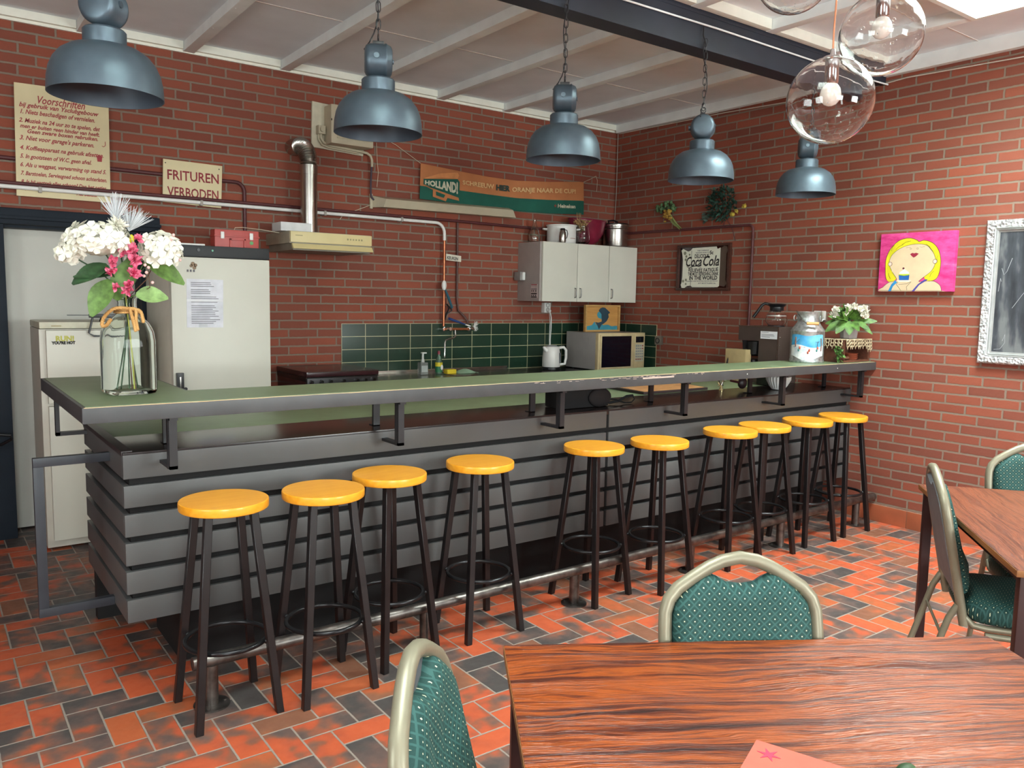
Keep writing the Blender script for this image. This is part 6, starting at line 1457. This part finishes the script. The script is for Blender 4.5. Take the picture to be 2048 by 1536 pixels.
# ------------------------------------------------------------------ banquet chairs
M_fx = fabric('green_dotted_fabric_back', 'XZ'); M_fy = fabric('green_dotted_fabric_seat', 'XY')
M_shell = mat('grey_back_shell', '6d7276', .6, bump=.2)
def make_chair():
    """origin on the floor under the seat; the chair faces -Y, backrest at +Y"""
    t = thing('banquet_chair', 'x', 'chair', (0, 0, 0), group='green upholstered banquet chairs')
    hw = .185; zs = .43
    yb = lambda z: .175+(z-.44)*.20          # recline
    def out(u):   # arch outline: half width / height over the back, u -1..1
        return u
    arch = []
    for z in (.40, .50, .60, .68, .73): arch.append((-hw-.003, z))
    arch += [(-.186, .770), (-.176, .798), (-.154, .822), (-.115, .846), (-.075, .868), (-.042, .881), (0, .888)]
    arch = [(x*.95, z+.028*min(1, max(0, (z-.6)/.12))) for x, z in arch]
    arch = arch+[(-x, z) for x, z in reversed(arch[:-1])]
    build('back_frame', MB().tube([(x, yb(z), z) for x, z in arch], .0155, 14), M_champ, t, local=True, smooth=60)
    # backrest pad with dipped top edge
    top = [(-.172, .70), (-.171, .750), (-.163, .782), (-.142, .806), (-.115, .826), (-.092, .840), (-.076, .844), (-.060, .838), (-.036, .825), (0, .820)]
    top = [(x*.95, z+.038) for x, z in top]
    top = top+[(-x, z) for x, z in reversed(top[:-1])]
    poly = [(-.162, .50), (-.163, .60)]+top+[(.163, .60), (.162, .50)]
    mb = MB(); n_ = len(poly); cxp, czp = 0, .66
    rings = []
    for k, (sc, th) in enumerate(((1.0, .004), (.985, -.016), (.93, -.030), (.80, -.038), (.45, -.041))):
        rings.append([mb.bm.verts.new((cxp+(x-cxp)*sc, yb(z)+th, czp+(z-czp)*sc)) for x, z in poly])
    for k in range(len(rings)-1):
        for i in range(n_): mb.bm.faces.new((rings[k][i], rings[k][(i+1) % n_], rings[k+1][(i+1) % n_], rings[k+1][i]))
    mb.bm.faces.new(rings[-1])
    build('backrest', mb, M_fx, t, local=True, smooth=60)
    mb = MB(); A = [mb.bm.verts.new((x*.985, yb(z)+.003, z)) for x, z in poly]; B = [mb.bm.verts.new((x*.96, yb(z)+.016, czp+(z-czp)*.97)) for x, z in poly]
    mb.bm.faces.new(A); mb.bm.faces.new(B)
    for i in range(n_): mb.bm.faces.new((A[i], A[(i+1) % n_], B[(i+1) % n_], B[i]))
    build('back_shell', mb, M_shell, t, local=True)
    # seat
    def seat_out(a):
        c_, s_ = math.cos(a), math.sin(a); k = (abs(c_)**4+abs(s_)**4)**(-.25); return (.205*c_*k, -.02+.195*s_*k)
    mb = MB(); prof_ = [(.96, .435), (1.0, .445), (1.02, .465), (1.0, .485), (.94, .500), (.75, .510), (.35, .514)]
    rings = [[mb.bm.verts.new((seat_out(2*PI*i/40)[0]*s_, -.02+(seat_out(2*PI*i/40)[1]+.02)*s_, z-.02)) for i in range(40)] for s_, z in prof_]
    for k in range(len(rings)-1):
        for i in range(40): mb.bm.faces.new((rings[k][i], rings[k][(i+1) % 40], rings[k+1][(i+1) % 40], rings[k+1][i]))
    mb.bm.faces.new(rings[-1]); mb.bm.faces.new(list(reversed(rings[0])))
    build('seat', mb, M_fy, t, local=True, smooth=60)
    for s_ in (-1, 1):
        x = s_*.179
        build('side_rail', MB().tube([(x, yb(.42)-.003, .43), (x, .14, .402), (x, .10, .397), (x, -.19, .397)], .0115, 10), M_champ, t, local=True)
        build('front_leg', MB().tube([(x, .10, .372), (x, -.13, .372), (x, -.175, .362), (x, -.20, .33), (x, -.235, .012)], .0115, 10), M_champ, t, local=True)
        build('rear_leg', MB().tube([(x, .19, .47), (x, .215, .42), (x, .33, .012)], .0115, 10), M_champ, t, local=True)
        build('rubber_foot', MB().cyl((x, -.2355, 0), (x, -.2345, .018), .0135, n=10), M_black, t, local=True)
        build('rubber_foot', MB().cyl((x, .333, 0), (x, .327, .018), .0135, n=10), M_black, t, local=True)
    build('stretcher', MB().tube([(-.179, .234, .355), (.179, .234, .355)], .0055, 8), M_champ, t, local=True)
    return t
ch0 = make_chair()
def put_chair(first, backpos, face, label):
    """backpos = point of the backrest at z=.8 on the plan; face = direction the chair faces (plan)"""
    f_ = Vector((face[0], face[1], 0)).normalized(); rz = math.atan2(f_.x, -f_.y); o = Vector((backpos[0], backpos[1], 0))+f_*(.175+.36*.20)
    if first: ch0.location = o; ch0.rotation_euler = (0, 0, rz); ch0['label'] = label; return ch0
    return clone(ch0, o, rz, label)
tn1 = Vector((math.cos(a1), math.sin(a1))); nn1 = Vector((math.sin(a1), -math.cos(a1)))     # nn1 points from the far edge toward the near side
put_chair(True, (1.49, 1.12), nn1, 'green dotted banquet chair behind the foreground table, its backrest facing out')
put_chair(False, (.645, 1.10), (.743, -.669), 'green dotted banquet chair seen edge-on at the left end of the foreground table')
lv = Vector((math.cos(a2b), math.sin(a2b)))   # along table 2 toward far corner
nv = Vector((-lv.y, lv.x))                    # outward on the left side
put_chair(False, (2.985, 1.40), (.56, -.83), 'green banquet chair seen from behind at the long side of the back table')
fm = Vector((d0.x, d0.y))-nv*.44
put_chair(False, (fm.x+lv.x*.10+.035, fm.y+lv.y*.10-.02), (-lv.x, -lv.y), 'green dotted banquet chair beyond the back table, cut off by the picture edge')

# card on the foreground table
cd = thing('decorated_card', 'salmon pink decorated card lying on the foreground table', 'card', (1.09, .70, .7455))
q = [at(1513, 1480, z=.747), at(1690, 1536, z=.747)]; e1 = (q[1]-q[0]); e1.normalize(); e2 = (at(1481, 1536, z=.747)-q[0]).normalized()
q0 = q[0]
build('card_sheet', MB().prism([(0, 0), (.30, 0), (.30, .22), (0, .22)], .0025, Matrix(((e1.x, e2.x, 0, q0.x), (e1.y, e2.y, 0, q0.y), (0, 0, 1, .7453), (0, 0, 0, 1)))), mat('salmon_card', 'd2604e', .75, var=.05), cd)
Mc = Matrix(((e1.x, e2.x, 0, q0.x), (e1.y, e2.y, 0, q0.y), (0, 0, 1, .748), (0, 0, 0, 1)))
def blot(name, cxx, cyy, r_, m, k=6):
    build(name, MB().prism([(cxx+r_*(1 if i % 2 == 0 else .35)*math.cos(i*PI/k), cyy+r_*(1 if i % 2 == 0 else .35)*math.sin(i*PI/k)) for i in range(2*k)], .0006, Mc), m, cd, smooth=0)
blot('painted_red_star', .030, .036, .020, mat('blot_red', 'b83250', .7)); blot('painted_yellow_flower', .125, .030, .012, mat('blot_yellow', 'e0d24a', .7), 9); blot('painted_yellow_flower', .155, .030, .010, mat('blot_yellow', 'e0d24a', .7), 9); blot('painted_green_mark', .20, .05, .014, M_green, 5)
solo('green_sprig', MB().ball(at(1812, 1543, z=.765), .014, (1.6, 1, .8), 8), M_darkgreen, 'dark green leaf tip at the bottom edge on the foreground table', 'leaf')
